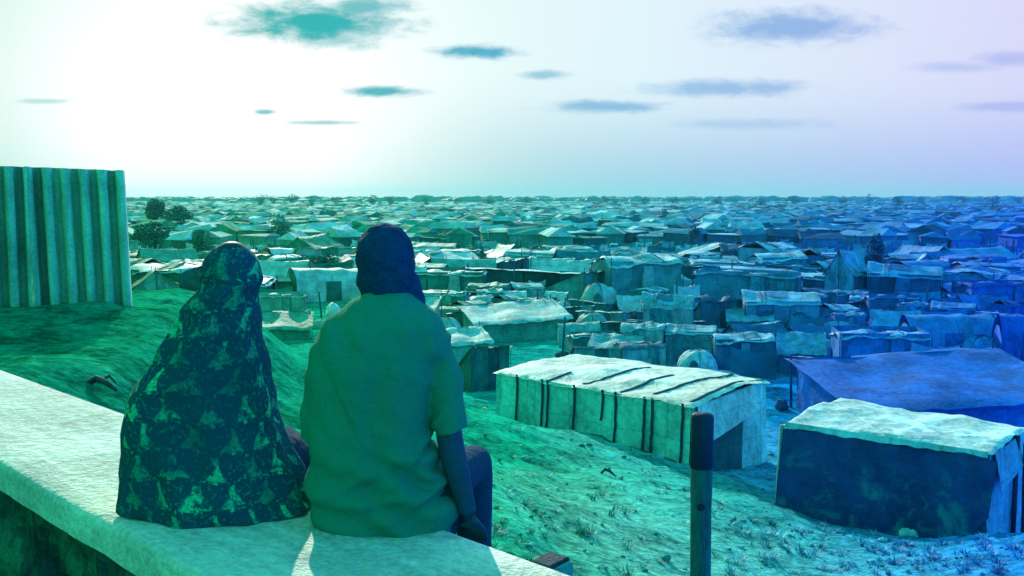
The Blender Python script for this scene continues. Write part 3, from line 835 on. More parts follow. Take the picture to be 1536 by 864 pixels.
def proto_box(seed, L=4.0, Wd=3.0, H=1.6, ridge=.3, droop=.09, open_front=.28, door_at=.3):
    rnd = random.Random(seed); parts = []
    hx, hy = L / 2, Wd / 2
    m = MB(); ov = .14; rnd_h = rnd.uniform(.4, .75)
    jit = [rnd.uniform(-.2, .16) for _ in range(4)]
    def roof(u, v):
        x = (-hx - ov) + (L + 2 * ov) * u; y = (-hy - ov) + (Wd + 2 * ov) * v
        c = (jit[0] * (1 - u) + jit[1] * u) * (1 - v) + (jit[2] * (1 - u) + jit[3] * u) * v
        z = H + c + ridge * (1 - abs(2 * v - 1)) - .05 * abs(math.sin(u * math.pi * 3)) * (1 - .6 * abs(2 * v - 1))
        z += .16 * nz(x * .8 + seed, y * .8) + .05 * nz(x * 2.6, y * 2.6 + seed)
        du = min(u, 1 - u) * (L + 2 * ov); dv = min(v, 1 - v) * (Wd + 2 * ov); e = min(du, dv)
        if e < .1: z -= droop * (1 + .7 * nz(x * 2, y * 2, seed)); x *= .985; y *= .985
        return Vector((x, y, z))
    m.grid(roof, 22, 14)
    parts.append(('roof', m.mesh('roof'), 'roof'))
    m = MB(); t = H + .02
    dx0 = -hx + L * door_at; dx1 = dx0 + .85
    A = .11
    def wl(a, b, n=8): cloth_grid(m, (a[0], a[1], -.35), (b[0], b[1], -.35), (b[0] * .985, b[1] * .985, t + .1), (a[0] * .985, a[1] * .985, t + .1), n, 6, A, seed)
    wl((-hx, -hy), (dx0, -hy), 5); parts.append(('front_wall', m.mesh('front_wall'), 'wall')); m = MB()
    wl((dx1, -hy), (hx, -hy), 8); wl((hx, -hy), (hx, hy)); wl((hx, hy), (-hx, hy)); wl((-hx, hy), (-hx, -hy))
    parts.append(('wall', m.mesh('wall'), 'wall'))
    m = MB(); cloth_grid(m, (dx0 - .02, -hy - .03, -.05), (dx1 + .02, -hy - .05, .02), (dx1 + .02, -hy - .03, t), (dx0 - .02, -hy - .03, t), 6, 6, .06, seed + 5)
    parts.append(('door_curtain', m.mesh('door_curtain'), 'door'))
    m = MB(); x0 = rnd.uniform(-hx * .6, hx * .2); y0 = rnd.uniform(-hy * .7, 0)
    def patch(u, v):
        uu = (x0 + u * L * .3 + hx + ov) / (L + 2 * ov); vv = (y0 + v * Wd * .35 + hy + ov) / (Wd + 2 * ov)
        p = roof(uu, vv); return p + Vector((.1 * nz(v * 3, seed), .1 * nz(u * 3, seed), .025))
    m.grid(patch, 6, 5); parts.append(('patch', m.mesh('patch'), 'patch'))
    for q in range(2):
        m = MB(); u0 = rnd.uniform(.15, .85); sl = rnd.uniform(-.12, .12)
        m.tube([roof(min(.97, max(.03, u0 + sl * (k / 8 - .5))), .02 + .96 * k / 8) + Vector((0, 0, .035)) for k in range(9)], .022, 5); parts.append(('roof_pole', m.mesh('roof_pole'), 'wood'))
    m = MB(); c0 = rnd.uniform(-hx * .2, hx * .5); w0 = rnd.uniform(.5, 1.0)
    m.grid(lambda u, v: Vector((c0 + (u - .5) * w0 * (1 + .3 * v), -hy - .10 - .05 * nz(u * 4, v * 3, seed), H * .95 - v * H * rnd_h + .05 * nz(u * 5, seed))), 6, 6); parts.append(('hung_cloth', m.mesh('hung_cloth'), 'patch'))
    parts += poles(H, [(-hx - .05, -hy - .05, H + rnd.uniform(-.05, .35)), (hx + .05, -hy - .05, H + rnd.uniform(-.05, .3))], seed=seed)
    return dict(parts=parts, L=L, W=Wd, H=H + ridge, kind='box')


def proto_gable(seed, L=4.2, Wd=3.0, H=1.2, ridge=1.0):
    parts = []; hx, hy = L / 2, Wd / 2; m = MB()
    def roof(u, v):
        x = -hx - .15 + (L + .3) * u; k = abs(2 * v - 1); y = (-hy - .2) + (Wd + .4) * v
        z = H + ridge * (1 - k) - .12 * math.sin(math.pi * u) * (1 - k * .5) - .13 * math.sin(math.pi * k) + .06 * nz(x * 1.2 + seed, y * 1.2)
        if k > .97: z -= .08
        return Vector((x, y, z))
    m.grid(roof, 18, 16); parts.append(('roof', m.mesh('roof'), 'roof'))
    m = MB()
    for sy in (-1, 1): cloth_grid(m, (-hx, sy * hy, -.35), (hx, sy * hy, -.35), (hx, sy * hy * .97, H + .06), (-hx, sy * hy * .97, H + .06), 10, 5, .06, seed)
    for sx in (-1, 1):
        def end(u, v, sx=sx):
            y = -hy + Wd * u; top = H + (ridge - .08) * (1 - abs(2 * u - 1)) ; z = -.35 + (top + .35) * v
            return Vector((sx * (hx + .05 * nz(y * 2, z * 2, seed)), y, z))
        m.grid(end, 8, 6)
    parts.append(('wall', m.mesh('wall'), 'wall'))
    m = MB(); cloth_grid(m, (-.5, -hy - .06, -.1), (.45, -hy - .08, -.05), (.4, -hy - .04, H), (-.45, -hy - .04, H + .02), 6, 6, .05, seed + 2); parts.append(('door_curtain', m.mesh('door_curtain'), 'door'))
    parts += poles(H, [(-hx - .1, 0, H + ridge + .15), (hx + .1, 0, H + ridge + .1)], seed=seed)
    return dict(parts=parts, L=L, W=Wd, H=H + ridge, kind='gable')


def proto_dome(seed, Rr=1.7, H=1.7):
    m = MB()
    def fn(u, v):
        q = 2 * math.pi * u; th = v * math.pi / 2; c, s = math.cos(q), math.sin(q)
        r = Rr * math.cos(th) ** .75; z = H * math.sin(th) ** .9
        k = 1 + .13 * nz(c * 1.6 + seed, s * 1.6, v * 2) + .05 * nz(c * 5, s * 5 + seed, v * 6)
        return Vector((r * k * c * 1.12, r * k * s, z * (1 + .08 * nz(c * 2, s * 2, seed)) - (.3 if v == 0 else 0)))
    m.grid(fn, 32, 12, wrap=True); parts = [('cover', m.mesh('cover'), 'roof')]
    m = MB()
    def d(u, v):
        x = -.42 + .84 * u; z = -.1 + 1.15 * v * (1 - .25 * (2 * u - 1) ** 2)
        return Vector((x, -Rr * (1.06 - .16 * v * v) - .06, z))
    m.grid(d, 6, 6); parts.append(('door_curtain', m.mesh('door_curtain'), 'door'))
    m = MB()
    for q0 in (0.4, 1.9):
        pts = []
        for k in range(13):
            a = -.1 + 1.0 * k / 12 * math.pi; cc = math.cos(a); ss = max(0, math.sin(a))
            pts.append(Vector((cc * Rr * 1.1 * math.cos(q0) * 1.1, cc * Rr * 1.1 * math.sin(q0), ss * H * 1.05 + .02)))
        m.tube(pts, .025, 5)
    parts.append(('rope', m.mesh('rope'), 'wood'))
    return dict(parts=parts, L=Rr * 2.24, W=Rr * 2, H=H, kind='dome')


def proto_lean(seed, L=4.2, Wd=2.8, H=1.75, h=.75):
    hx, hy = L / 2, Wd / 2; m = MB()
    def roof(u, v):
        x = -hx - .2 + (L + .4) * u; y = -hy - .3 + (Wd + .6) * v
        z = H + .05 + (h - H) * v - .14 * math.sin(math.pi * u * 2) ** 2 * math.sin(math.pi * v) + .09 * nz(x * .9, y * .9, seed) + .03 * nz(x * 3, y * 3, seed)
        if v < .05 or v > .95: z -= .1 * (1 + nz(x * 2, seed))
        return Vector((x, y, z))
    m.grid(roof, 18, 12); parts = [('roof', m.mesh('roof'), 'roof')]
    m = MB()
    for sx in (-1, 1):
        def side(u, v, sx=sx):
            y = -hy + Wd * u; t = H + (h - H) * u; z = -.35 + (t + .35) * v
            return Vector((sx * (hx + .06 * nz(y * 2, z * 2, seed)), y, z))
        m.grid(side, 8, 5); parts.append(('side_wall', m.mesh('side_wall'), 'wall')); m = MB()
    cloth_grid(m, (-hx, hy, -.35), (hx, hy, -.35), (hx, hy, h), (-hx, hy, h), 8, 3, .05, seed)
    parts.append(('back_wall', m.mesh('back_wall'), 'wall')); m = MB()
    cloth_grid(m, (-hx, -hy, -.35), (-hx * .1, -hy, -.35), (-hx * .15, -hy, H), (-hx, -hy, H), 6, 5, .06, seed)
    parts.append(('front_wall', m.mesh('front_wall'), 'wall')); m = MB()
    cloth_grid(m, (hx * .5, -hy, -.35), (hx, -hy, -.35), (hx, -hy, H), (hx * .45, -hy, H), 4, 5, .06, seed)
    parts.append(('front_wall', m.mesh('front_wall'), 'wall'))
    m = MB(); cloth_grid(m, (-hx * .12, -hy + .25, -.1), (hx * .5, -hy + .3, -.1), (hx * .5, -hy + .02, H - .05), (-hx * .12, -hy + .02, H - .05), 5, 5, .06, seed + 3); parts.append(('door_curtain', m.mesh('door_curtain'), 'door'))
    parts += poles(H, [(-hx - .1, -hy - .1, H + .25), (hx + .1, -hy - .1, H + .1)], seed=seed)
    return dict(parts=parts, L=L, W=Wd, H=H, kind='lean')


def proto_barrel(seed, L=4.4, Wd=3.0, H=1.8):
    hx = L / 2; m = MB()
    def fn(u, v):
        x = -hx + L * u; a = math.pi * v; y = -math.cos(a) * Wd / 2; z = math.sin(a) ** .7 * H
        k = 1 + .05 * nz(x * 1.2 + seed, a * 2) - .03 * abs(math.sin(u * math.pi * 3))
        return Vector((x + .08 * nz(a, seed), y * k, z * k - (.3 if v in (0, 1) else 0)))
    m.grid(fn, 18, 16); parts = [('cover', m.mesh('cover'), 'roof')]
    m = MB()
    for sx in (-1, 1):
        def end(u, v, sx=sx):
            a = math.pi * u; y = -math.cos(a) * Wd / 2 * .97; z = math.sin(a) ** .7 * H * .97
            c = Vector((sx * (hx - .06), 0, .1)); p = Vector((sx * (hx - .04), y, z - .25)); q = c.lerp(p, v); q.x += .05 * nz(q.y * 2, q.z * 2, seed); return q
        m.grid(end, 12, 4)
    parts.append(('wall', m.mesh('wall'), 'wall'))
    m = MB(); cloth_grid(m, (-.5, -Wd / 2 - .1, -.1), (.4, -Wd / 2 - .1, -.1), (.4, -Wd / 2 * .86 - .1, 1.15), (-.5, -Wd / 2 * .86 - .1, 1.15), 5, 5, .05, seed); parts.append(('door_curtain', m.mesh('door_curtain'), 'door'))
    parts += poles(H, [(hx + .15, -Wd / 2, H * .9)], seed=seed)
    return dict(parts=parts, L=L, W=Wd, H=H, kind='barrel')


PROTOS = {
    'box': [proto_box(11), proto_box(12, 4.6, 3.0, 1.5, .12, .1, door_at=.55), proto_box(13, 3.4, 2.8, 1.65, .45, .07, door_at=.15), proto_box(14, 5.2, 3.0, 1.45, .2, .12, door_at=.68)],
    'gable': [proto_gable(21), proto_gable(22, 3.6, 2.8, 1.0, 1.1)],
    'dome': [proto_dome(31), proto_dome(32, 1.5, 1.45), proto_dome(33, 1.9, 1.6)],
    'lean': [proto_lean(41), proto_lean(42, 4.8, 3.0, 1.6, .95)],
    'barrel': [proto_barrel(51), proto_barrel(52, 3.8, 2.6, 1.6)],
}
for ps in PROTOS.values():
    for pr in ps:
        for nme, me, mk in pr['parts']: me.materials.append(M_WOOD if mk == 'wood' else M_TARP)

SHELTERS = []            # (root, x, y, kind, roof tone, px, width px)


def place_shelter(pr, x, y, rz, sx=1.0, sy=1.0, sz=1.0, roof=.9, wall=.5, name='tarp_shelter', label=None, parts=True, z=None, rnd=random, sink=0.0):
    u = uof(x, y)
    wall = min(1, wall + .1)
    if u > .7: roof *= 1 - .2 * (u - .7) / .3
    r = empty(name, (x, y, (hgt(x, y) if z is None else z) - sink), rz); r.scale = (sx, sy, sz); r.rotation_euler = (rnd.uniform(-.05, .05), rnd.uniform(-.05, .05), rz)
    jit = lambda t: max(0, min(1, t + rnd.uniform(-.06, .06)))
    cols = dict(roof=pal(jit(roof), u), wall=pal(jit(wall), u), door=pal(jit(wall * .6), u), patch=pal(jit(roof - .3 if roof > .6 else roof + .25), u), wood=pal(.12, u))  # walls toned darker than roofs: their shade is put into the colour
    for nme, me, mk in pr['parts']:
        if not parts and nme in ('pole', 'rope', 'patch', 'roof_pole', 'hung_cloth'): continue
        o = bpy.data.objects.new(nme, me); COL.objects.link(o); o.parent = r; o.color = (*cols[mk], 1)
    tag(r, label or 'x', 'shelter', 'shelters of the camp')
    SHELTERS.append(dict(o=r, x=x, y=y, kind=pr['kind'], roof=roof, fixed=bool(label), rad=max(pr['L'] * sx, pr['W'] * sy) / 2))
    return r


def corner_tent(name, label, FL, FR, BR, BL, zg, roofc, wallc, endc, extras, seed, rise=.1):
    """tarp-sided shelter given by its four eave corners (world points)"""
    c = (FL + FR + BR + BL) / 4; base = Vector((c.x, c.y, zg)); inv = -base
    root = empty(name, base); tag(root, label, 'shelter', 'shelters of the camp')
    m = MB()
    def roof(u, v):
        a = FL.lerp(FR, u).lerp(BL.lerp(BR, u), v); o = (u - .5) * .03; w = Vector(((a.x - c.x) * .03, (a.y - c.y) * .03, 0))
        z = rise * math.sin(math.pi * v) + .07 * nz(a.x * 1.1 + seed, a.y * 1.1) + .022 * nz(a.x * 5, a.y * 5) - .02 * abs(math.sin(u * math.pi * 5)) * math.sin(math.pi * v)
        if min(u, 1 - u) < .012 or min(v, 1 - v) < .018: z -= .045 + .03 * nz(a.x * 4, a.y * 4)
        return a + w + Vector((0, 0, z)) + inv
    m.grid(roof, 60, 36); ro = build('roof', m, M_TARP, root, roofc)
    def wall(a, b, nme, col, amp, n=26, top=-.02):
        w = MB(); d = (b - a).normalized(); nn = Vector((d.y, -d.x, 0))
        def fn(u, v):
            q = a.lerp(b, u); zb = min(zg, hgt(q.x, q.y)) - .3; z = zb + (q.z + top - zb) * v
            f = amp * (nz(q.x * 1.6 + seed, q.y * 1.6, z * 1.5) + .4 * nz(q.x * 5, q.y * 5, z * 4 + seed)) + .06 * (1 - v) ** 2
            return Vector((q.x, q.y, z)) + nn * f + inv
        w.grid(fn, n, 12); return build(nme, w, M_TARP, root, col)
    f = wall(FL, FR, 'front_wall', wallc, .03); wall(FR, BR, 'side_wall', endc, .05); wall(BR, BL, 'back_wall', wallc, .03); wall(BL, FL, 'side_wall', wallc, .03)
    return root, inv, roof


def ribbon(m, pts, w, nn, th=.006):
    """flat strap along pts"""
    vs = []; n = len(pts)
    for i, p in enumerate(pts):
        t = (pts[min(i + 1, n - 1)] - pts[max(0, i - 1)]).normalized(); s = t.cross(nn).normalized() * w / 2
        vs += [p - s, p + s, p + s + nn * th, p - s + nn * th]
    fs = []
    for i in range(n - 1):
        for k in range(4): fs.append((i * 4 + k, i * 4 + (k + 1) % 4, (i + 1) * 4 + (k + 1) % 4, (i + 1) * 4 + k))
    fs += [(3, 2, 1, 0), tuple((n - 1) * 4 + k for k in range(4))]
    m.add(vs, fs)


def make_strap_tent():
    g = ground_px(1037, 697); zr = PW(1037, 608, g.y).z
    FL, FR, BR, BL = PZ(745, 557, zr), PZ(1037, 608, zr), PZ(1150, 568, zr + .05), PZ(882, 532, zr + .05)
    # FR's true depth on the eave plane
    zg = g.z
    root, inv, roof = corner_tent('tarp_tent', 'large pale box tent tied down with dark straps, on the sand beyond the seated man', FL, FR, BR, BL, zg, (.78, .88, .78), (.26, .84, .74), (.42, .80, .72), None, 3)
    d = (FR - FL).normalized(); nn = Vector((d.y, -d.x, 0))
    ln = (FR - FL).length
    for px in (777, 815, 823, 863, 906, 925, 968, 980, 1026):
        # parameter along the front where this strap hangs
        lo, hi = 0.0, 1.0
        for _ in range(30):
            mid = (lo + hi) / 2; q = FL.lerp(FR, mid); X = 768 + FPX * q.x / (q.y * math.cos(TH) - (q.z - CAMZ) * math.sin(TH))
            if X < px: lo = mid
            else: hi = mid
        q = FL.lerp(FR, lo); m = MB(); zb = hgt(q.x, q.y)
        long = px in (906,)
        pts = []
        for k in range(9):
            z = q.z + .015 - (q.z + .015 - (zb + (.35 if long else .02))) * k / 8
            f = .03 * (nz(q.x * 1.6 + 3, q.y * 1.6, z * 1.5) + .4 * nz(q.x * 5, q.y * 5, z * 4 + 3)) + .06 * (k / 8) ** 2
            pts.append(Vector((q.x, q.y, z)) + d * (.02 * nz(k * .7, px)) + nn * (f + .022 + .02 * (k == 0)) + inv)
        ribbon(m, pts, .062, nn); build('strap', m, M_CLOTH, root, (.004, .06, .11))
    for u, v1 in ((.47, .75), (.66, .6), (.80, .97), (.97, .98), (.3, .25)):
        m = MB(); pts = []
        for k in range(15):
            v = .01 + (v1 - .01) * k / 14; pts.append(roof(u + .004 * nz(k, u * 9) + (.03 if u < .9 else 0) * v, v) + Vector((0, 0, .012)))
        ribbon(m, pts, .085, Vector((0, 0, 1))); build('strap', m, M_CLOTH, root, (.004, .06, .11))
    # light awning over the near end, dark doorway below it
    e = (BR - FR).normalized(); en = Vector((e.y, -e.x, 0)); m = MB()
    def aw(u, v):
        q = FR.lerp(BR, .04 + .74 * u); return q + en * (.06 + .16 * v) + Vector((0, 0, -.02 - .80 * v + .30 * u * v + .02 * nz(u * 5, v * 5))) + inv
    m.grid(aw, 10, 8); build('awning', m, M_TARP, root, (.62, .86, .80))
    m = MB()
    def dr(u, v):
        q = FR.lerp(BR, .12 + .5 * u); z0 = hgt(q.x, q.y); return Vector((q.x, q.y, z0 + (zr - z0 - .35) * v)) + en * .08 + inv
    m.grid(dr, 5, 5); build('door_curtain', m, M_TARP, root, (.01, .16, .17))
    # dark roll along the foot of the front wall
    m = MB(); m.tube([Vector((q.x, q.y, hgt(q.x, q.y) + .0)) + nn * .12 + inv for q in [FL.lerp(FR, k / 20) for k in range(3, 20)]], [.05 + .03 * nz(k, 2) for k in range(17)], 7)
    build('foot_roll', m, M_TARP, root, (.006, .09, .12))
    SHELTERS.append(dict(o=root, x=root.location.x, y=root.location.y, kind='box', roof=1, fixed=True, rad=3.4))
    return FL, FR, BR, BL


TA = make_strap_tent()


def make_dark_tent():
    zr = 2.35
    FL, FR, BR, BL = PZ(1180, 633, zr), PZ(1484, 678, zr), PZ(1540, 640, zr), PZ(1262, 597, zr)
    c = (FL + FR + BR + BL) / 4; zg = min(hgt(FR.x, FR.y), hgt(FL.x, FL.y))
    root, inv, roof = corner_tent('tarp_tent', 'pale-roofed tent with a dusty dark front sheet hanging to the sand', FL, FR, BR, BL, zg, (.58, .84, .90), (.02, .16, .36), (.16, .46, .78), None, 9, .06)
    d = (FR - FL).normalized(); nn = Vector((d.y, -d.x, 0))
    m = MB()
    def sheet(u, v):
        q = FL.lerp(FR, -.01 + 1.05 * u - .02 * v * (u > .9)); zb = hgt(q.x, q.y) - .03
        bot = .02 + .12 * max(0, nz(u * 6, 2)) + .35 * sst(.9, 1.0, u)
        z = q.z - .10 + (zb + bot - (q.z - .10)) * v
        b = .06 + .10 * v + .05 * nz(u * 3, v * 2, 4) + .025 * nz(u * 11, v * 4, 1) + .03 * math.sin(u * 15 + v * 3) * v
        return Vector((q.x, q.y, z)) + nn * b + d * (.05 * nz(v * 4, 7) if u > .95 else 0) - d * (.07 * v if u < .02 else 0) + inv
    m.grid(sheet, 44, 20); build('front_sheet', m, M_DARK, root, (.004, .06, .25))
    m = MB()
    def fr(u, v):
        q = FL.lerp(FR, u); return q + nn * (.055 + .03 * v + .01 * nz(u * 9, 3)) + Vector((0, 0, .012 - (.085 + .05 * nz(u * 5, 9)) * v - .035 * nz(u * 14, 5) * v)) + inv
    m.grid(fr, 40, 3); build('roof_valance', m, M_TARP, root, (.30, .68, .80))
    m = MB(); q = FL - d * .12; m.tube([Vector((q.x, q.y, hgt(q.x, q.y) - .2)) + nn * .05 + inv, Vector((q.x + .05, q.y, FL.z - .06)) + nn * .03 + inv], .035, 8); build('pole', m, M_WOOD, root, (.25, .62, .60))
    q = PZ(1526, 660, zr - .05); zb = hgt(q.x, q.y)
    m = MB(); m.tube([Vector((q.x, q.y, zb - .2)) + inv, Vector((q.x, q.y, zr + .02)) + inv], .04, 8); build('pole', m, M_WOOD, root, (.006, .05, .14))
    m = MB(); m.tube([Vector((q.x + .12, q.y - .08, zb - .2)) + inv, Vector((q.x + .1, q.y - .05, zr - .1)) + inv], .03, 8); build('pole', m, M_WOOD, root, (.006, .05, .14))
    m = MB()
    def flap(u, v):
        q = FR.lerp(BR, .05 + .8 * u); return q + Vector((d.x, d.y, 0)) * (.05 + .12 * v) + Vector((0, 0, -.02 - (.55 - .2 * u) * v + .03 * nz(u * 4, v * 4))) + inv
    m.grid(flap, 8, 6); build('side_flap', m, M_TARP, root, (.14, .46, .74))
    SHELTERS.append(dict(o=root, x=root.location.x, y=root.location.y, kind='box', roof=1, fixed=True, rad=2.6))
    # rubble and a pale bag at its foot
    for (px, py, w, nme, lab, col) in ((1362, 806, 26, 'sack', 'pale crumpled sack on the sand at the foot of the dark hanging sheet', (.2, .6, .62)), (1325, 812, 12, 'stone', 'small pale stone left of the crumpled sack', (.3, .66, .64)), (1232, 788, 9, 'stone', 'small stone by the left bottom corner of the dark hanging sheet', (.2, .55, .55))):
        g = ground_px(px, py); s = w / FPX * g.y / 2; m = MB()
        m.ellipsoid((0, 0, s * .35), (s * 1.1, s * .8, s * .6), 24, 16, fn=lambda v: 1 + .5 * nz(v.x * 2 + px, v.y * 2, v.z * 2) + .22 * nz(v.x * 6, v.y * 6, v.z * 6 + px))
        tag(build(nme, m, M_TARP if nme == 'sack' else M_CONC, None, col, loc=g), lab, nme)


M_DARK = mat_surface('dusty_dark_sheet', rough=.8, dirt=.3, dscale=1.5, fine=7, bump=.5, bscale=4)
def dust(m):
    b = NB(m.node_tree); p = m.node_tree.nodes['Principled BSDF']; old = p.inputs['Base Color'].links[0].from_socket
    tc = b.n('ShaderNodeTexCoord'); sp = b.n('ShaderNodeSeparateXYZ'); b.put(sp.inputs[0], tc.outputs['Object'])
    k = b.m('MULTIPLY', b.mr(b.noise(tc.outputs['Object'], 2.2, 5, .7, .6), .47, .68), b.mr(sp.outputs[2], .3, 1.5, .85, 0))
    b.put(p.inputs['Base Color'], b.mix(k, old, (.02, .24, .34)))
dust(M_DARK)
make_dark_tent()


def px_shelter(kind, var, xl, xr, ytop, ybase, rz, roof, wall, label, name='tarp_shelter', depth=None):
    pr = PROTOS[kind][var]; g = ground_px((xl + xr) / 2, ybase)
    d = g.y; rz = R(rz)
    w = (xr - xl) / FPX * d
    wid = pr['L'] * abs(math.cos(rz)) + pr['W'] * abs(math.sin(rz))
    s = w / wid; hz = (ybase - ytop) / FPX * d
    dc = pr['W'] * s * .5 * abs(math.cos(rz)) + pr['L'] * s * .5 * abs(math.sin(rz))
    gx = g.x / d * (d + dc); gy = d + dc
    hz += .0
    return place_shelter(pr, gx, gy, rz, s, s if depth is None else depth, max(.5, min(2.2, hz / pr['H'] * .92)), roof, wall, name, label)


HAND = [
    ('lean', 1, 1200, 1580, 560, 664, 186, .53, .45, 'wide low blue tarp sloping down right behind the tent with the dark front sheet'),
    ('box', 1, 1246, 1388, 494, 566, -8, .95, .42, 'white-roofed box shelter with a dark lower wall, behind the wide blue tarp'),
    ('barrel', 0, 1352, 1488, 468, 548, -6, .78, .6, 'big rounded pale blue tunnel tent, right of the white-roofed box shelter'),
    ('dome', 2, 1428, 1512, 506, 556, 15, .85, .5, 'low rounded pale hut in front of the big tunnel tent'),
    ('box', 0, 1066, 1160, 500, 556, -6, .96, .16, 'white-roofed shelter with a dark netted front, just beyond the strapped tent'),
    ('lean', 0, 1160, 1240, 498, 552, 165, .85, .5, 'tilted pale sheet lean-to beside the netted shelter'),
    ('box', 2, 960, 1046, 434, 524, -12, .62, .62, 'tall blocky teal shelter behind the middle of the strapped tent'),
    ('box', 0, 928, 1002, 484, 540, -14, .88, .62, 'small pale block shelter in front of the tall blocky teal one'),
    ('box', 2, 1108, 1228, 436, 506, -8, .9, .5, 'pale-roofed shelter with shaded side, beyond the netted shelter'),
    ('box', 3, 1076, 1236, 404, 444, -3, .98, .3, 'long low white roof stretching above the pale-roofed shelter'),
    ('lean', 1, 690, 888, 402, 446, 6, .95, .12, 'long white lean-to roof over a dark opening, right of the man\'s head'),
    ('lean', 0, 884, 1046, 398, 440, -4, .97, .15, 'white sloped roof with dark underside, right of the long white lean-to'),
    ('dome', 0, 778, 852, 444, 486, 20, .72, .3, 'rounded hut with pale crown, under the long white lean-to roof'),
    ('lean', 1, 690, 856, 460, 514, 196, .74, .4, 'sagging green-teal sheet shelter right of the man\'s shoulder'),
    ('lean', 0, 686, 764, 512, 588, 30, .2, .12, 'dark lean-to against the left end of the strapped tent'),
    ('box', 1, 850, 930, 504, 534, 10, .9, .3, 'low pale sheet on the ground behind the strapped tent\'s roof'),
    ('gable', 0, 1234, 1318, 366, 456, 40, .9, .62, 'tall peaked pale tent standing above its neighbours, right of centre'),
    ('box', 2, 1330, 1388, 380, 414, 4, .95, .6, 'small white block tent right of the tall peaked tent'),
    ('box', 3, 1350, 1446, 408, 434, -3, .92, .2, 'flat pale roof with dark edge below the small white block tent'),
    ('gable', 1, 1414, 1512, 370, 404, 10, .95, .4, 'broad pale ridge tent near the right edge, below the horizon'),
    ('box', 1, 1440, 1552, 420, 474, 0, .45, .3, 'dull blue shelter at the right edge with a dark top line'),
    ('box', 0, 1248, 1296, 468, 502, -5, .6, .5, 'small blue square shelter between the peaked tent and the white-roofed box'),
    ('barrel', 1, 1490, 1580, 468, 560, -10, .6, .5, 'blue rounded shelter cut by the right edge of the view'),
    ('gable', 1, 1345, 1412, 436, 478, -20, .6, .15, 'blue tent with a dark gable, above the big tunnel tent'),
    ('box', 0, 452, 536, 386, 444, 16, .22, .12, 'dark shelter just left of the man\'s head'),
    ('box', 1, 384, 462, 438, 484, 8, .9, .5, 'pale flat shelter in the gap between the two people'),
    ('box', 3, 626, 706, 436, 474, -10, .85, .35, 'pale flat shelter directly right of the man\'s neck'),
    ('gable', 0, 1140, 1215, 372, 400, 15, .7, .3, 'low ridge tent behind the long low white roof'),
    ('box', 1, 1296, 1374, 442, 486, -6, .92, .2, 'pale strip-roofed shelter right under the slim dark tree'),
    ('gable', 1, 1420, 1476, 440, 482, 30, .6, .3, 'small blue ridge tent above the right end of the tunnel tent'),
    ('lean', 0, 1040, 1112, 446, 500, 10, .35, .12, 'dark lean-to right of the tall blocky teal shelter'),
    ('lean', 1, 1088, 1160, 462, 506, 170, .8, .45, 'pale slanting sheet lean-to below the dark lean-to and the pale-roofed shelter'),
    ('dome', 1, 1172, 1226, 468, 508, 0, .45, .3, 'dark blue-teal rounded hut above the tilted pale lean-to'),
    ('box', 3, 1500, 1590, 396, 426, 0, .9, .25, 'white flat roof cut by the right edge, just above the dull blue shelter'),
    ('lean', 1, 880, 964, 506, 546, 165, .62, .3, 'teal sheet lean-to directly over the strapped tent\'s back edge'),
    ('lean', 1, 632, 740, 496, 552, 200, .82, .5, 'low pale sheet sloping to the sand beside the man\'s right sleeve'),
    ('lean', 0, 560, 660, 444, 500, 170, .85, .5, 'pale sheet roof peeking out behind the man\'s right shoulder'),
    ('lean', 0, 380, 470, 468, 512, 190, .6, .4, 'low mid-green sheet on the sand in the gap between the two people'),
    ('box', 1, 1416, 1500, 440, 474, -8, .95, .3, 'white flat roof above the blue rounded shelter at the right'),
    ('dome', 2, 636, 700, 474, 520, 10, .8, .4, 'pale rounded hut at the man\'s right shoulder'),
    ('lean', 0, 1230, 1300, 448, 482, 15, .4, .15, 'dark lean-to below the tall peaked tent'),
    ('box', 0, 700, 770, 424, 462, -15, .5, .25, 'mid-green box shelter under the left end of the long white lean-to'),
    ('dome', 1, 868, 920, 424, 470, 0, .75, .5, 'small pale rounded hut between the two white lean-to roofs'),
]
for h in HAND: px_shelter(*h)

# ------------------------------------------------------------------ the rest of the camp
BLOCK = []


def clear(x, y, r):
    for s in SHELTERS:
        if (s['x'] - x) ** 2 + (s['y'] - y) ** 2 < (s['rad'] + r) ** 2 * .92: return False
    return True


def scatter():
    rnd = random.Random(5); n = 0; tries = 0
    want = 204 - len(SHELTERS); cand = []
    while n < want and tries < 30000:
        tries += 1
        dmax = 66 + 70 * min(1, tries / 9000)
        d = math.sqrt(rnd.uniform(58 ** 2, dmax ** 2)); a = rnd.uniform(-.535, .535)
        x, y = d * a / math.sqrt(1 + a * a), d / math.sqrt(1 + a * a)
        kind = rnd.choices(['box', 'gable', 'dome', 'lean', 'barrel'], [5, 2, 2.2, 3, 1.2])[0]; pr = rnd.choice(PROTOS[kind])
        k = rnd.uniform(.7, 1.15); r = max(pr['L'], pr['W']) / 2 * k
        if not clear(x, y, r * .62): continue
        roof = rnd.choices([.97, .8, .55, .25], [4, 3, 3, 1.2])[0]; wall = rnd.choice([.5, .4, .25, .15, .6])
        rz = rnd.choice([-25, -10, 5, 20, 45, 70, 80, 100, 160, 180, 200]) + rnd.uniform(-14, 14)
        place_shelter(pr, x, y, R(rz), k * rnd.uniform(.92, 1.1), k, k * rnd.uniform(.85, 1.2), roof, wall, rnd=rnd, parts=d < 80)
        n += 1


scatter()


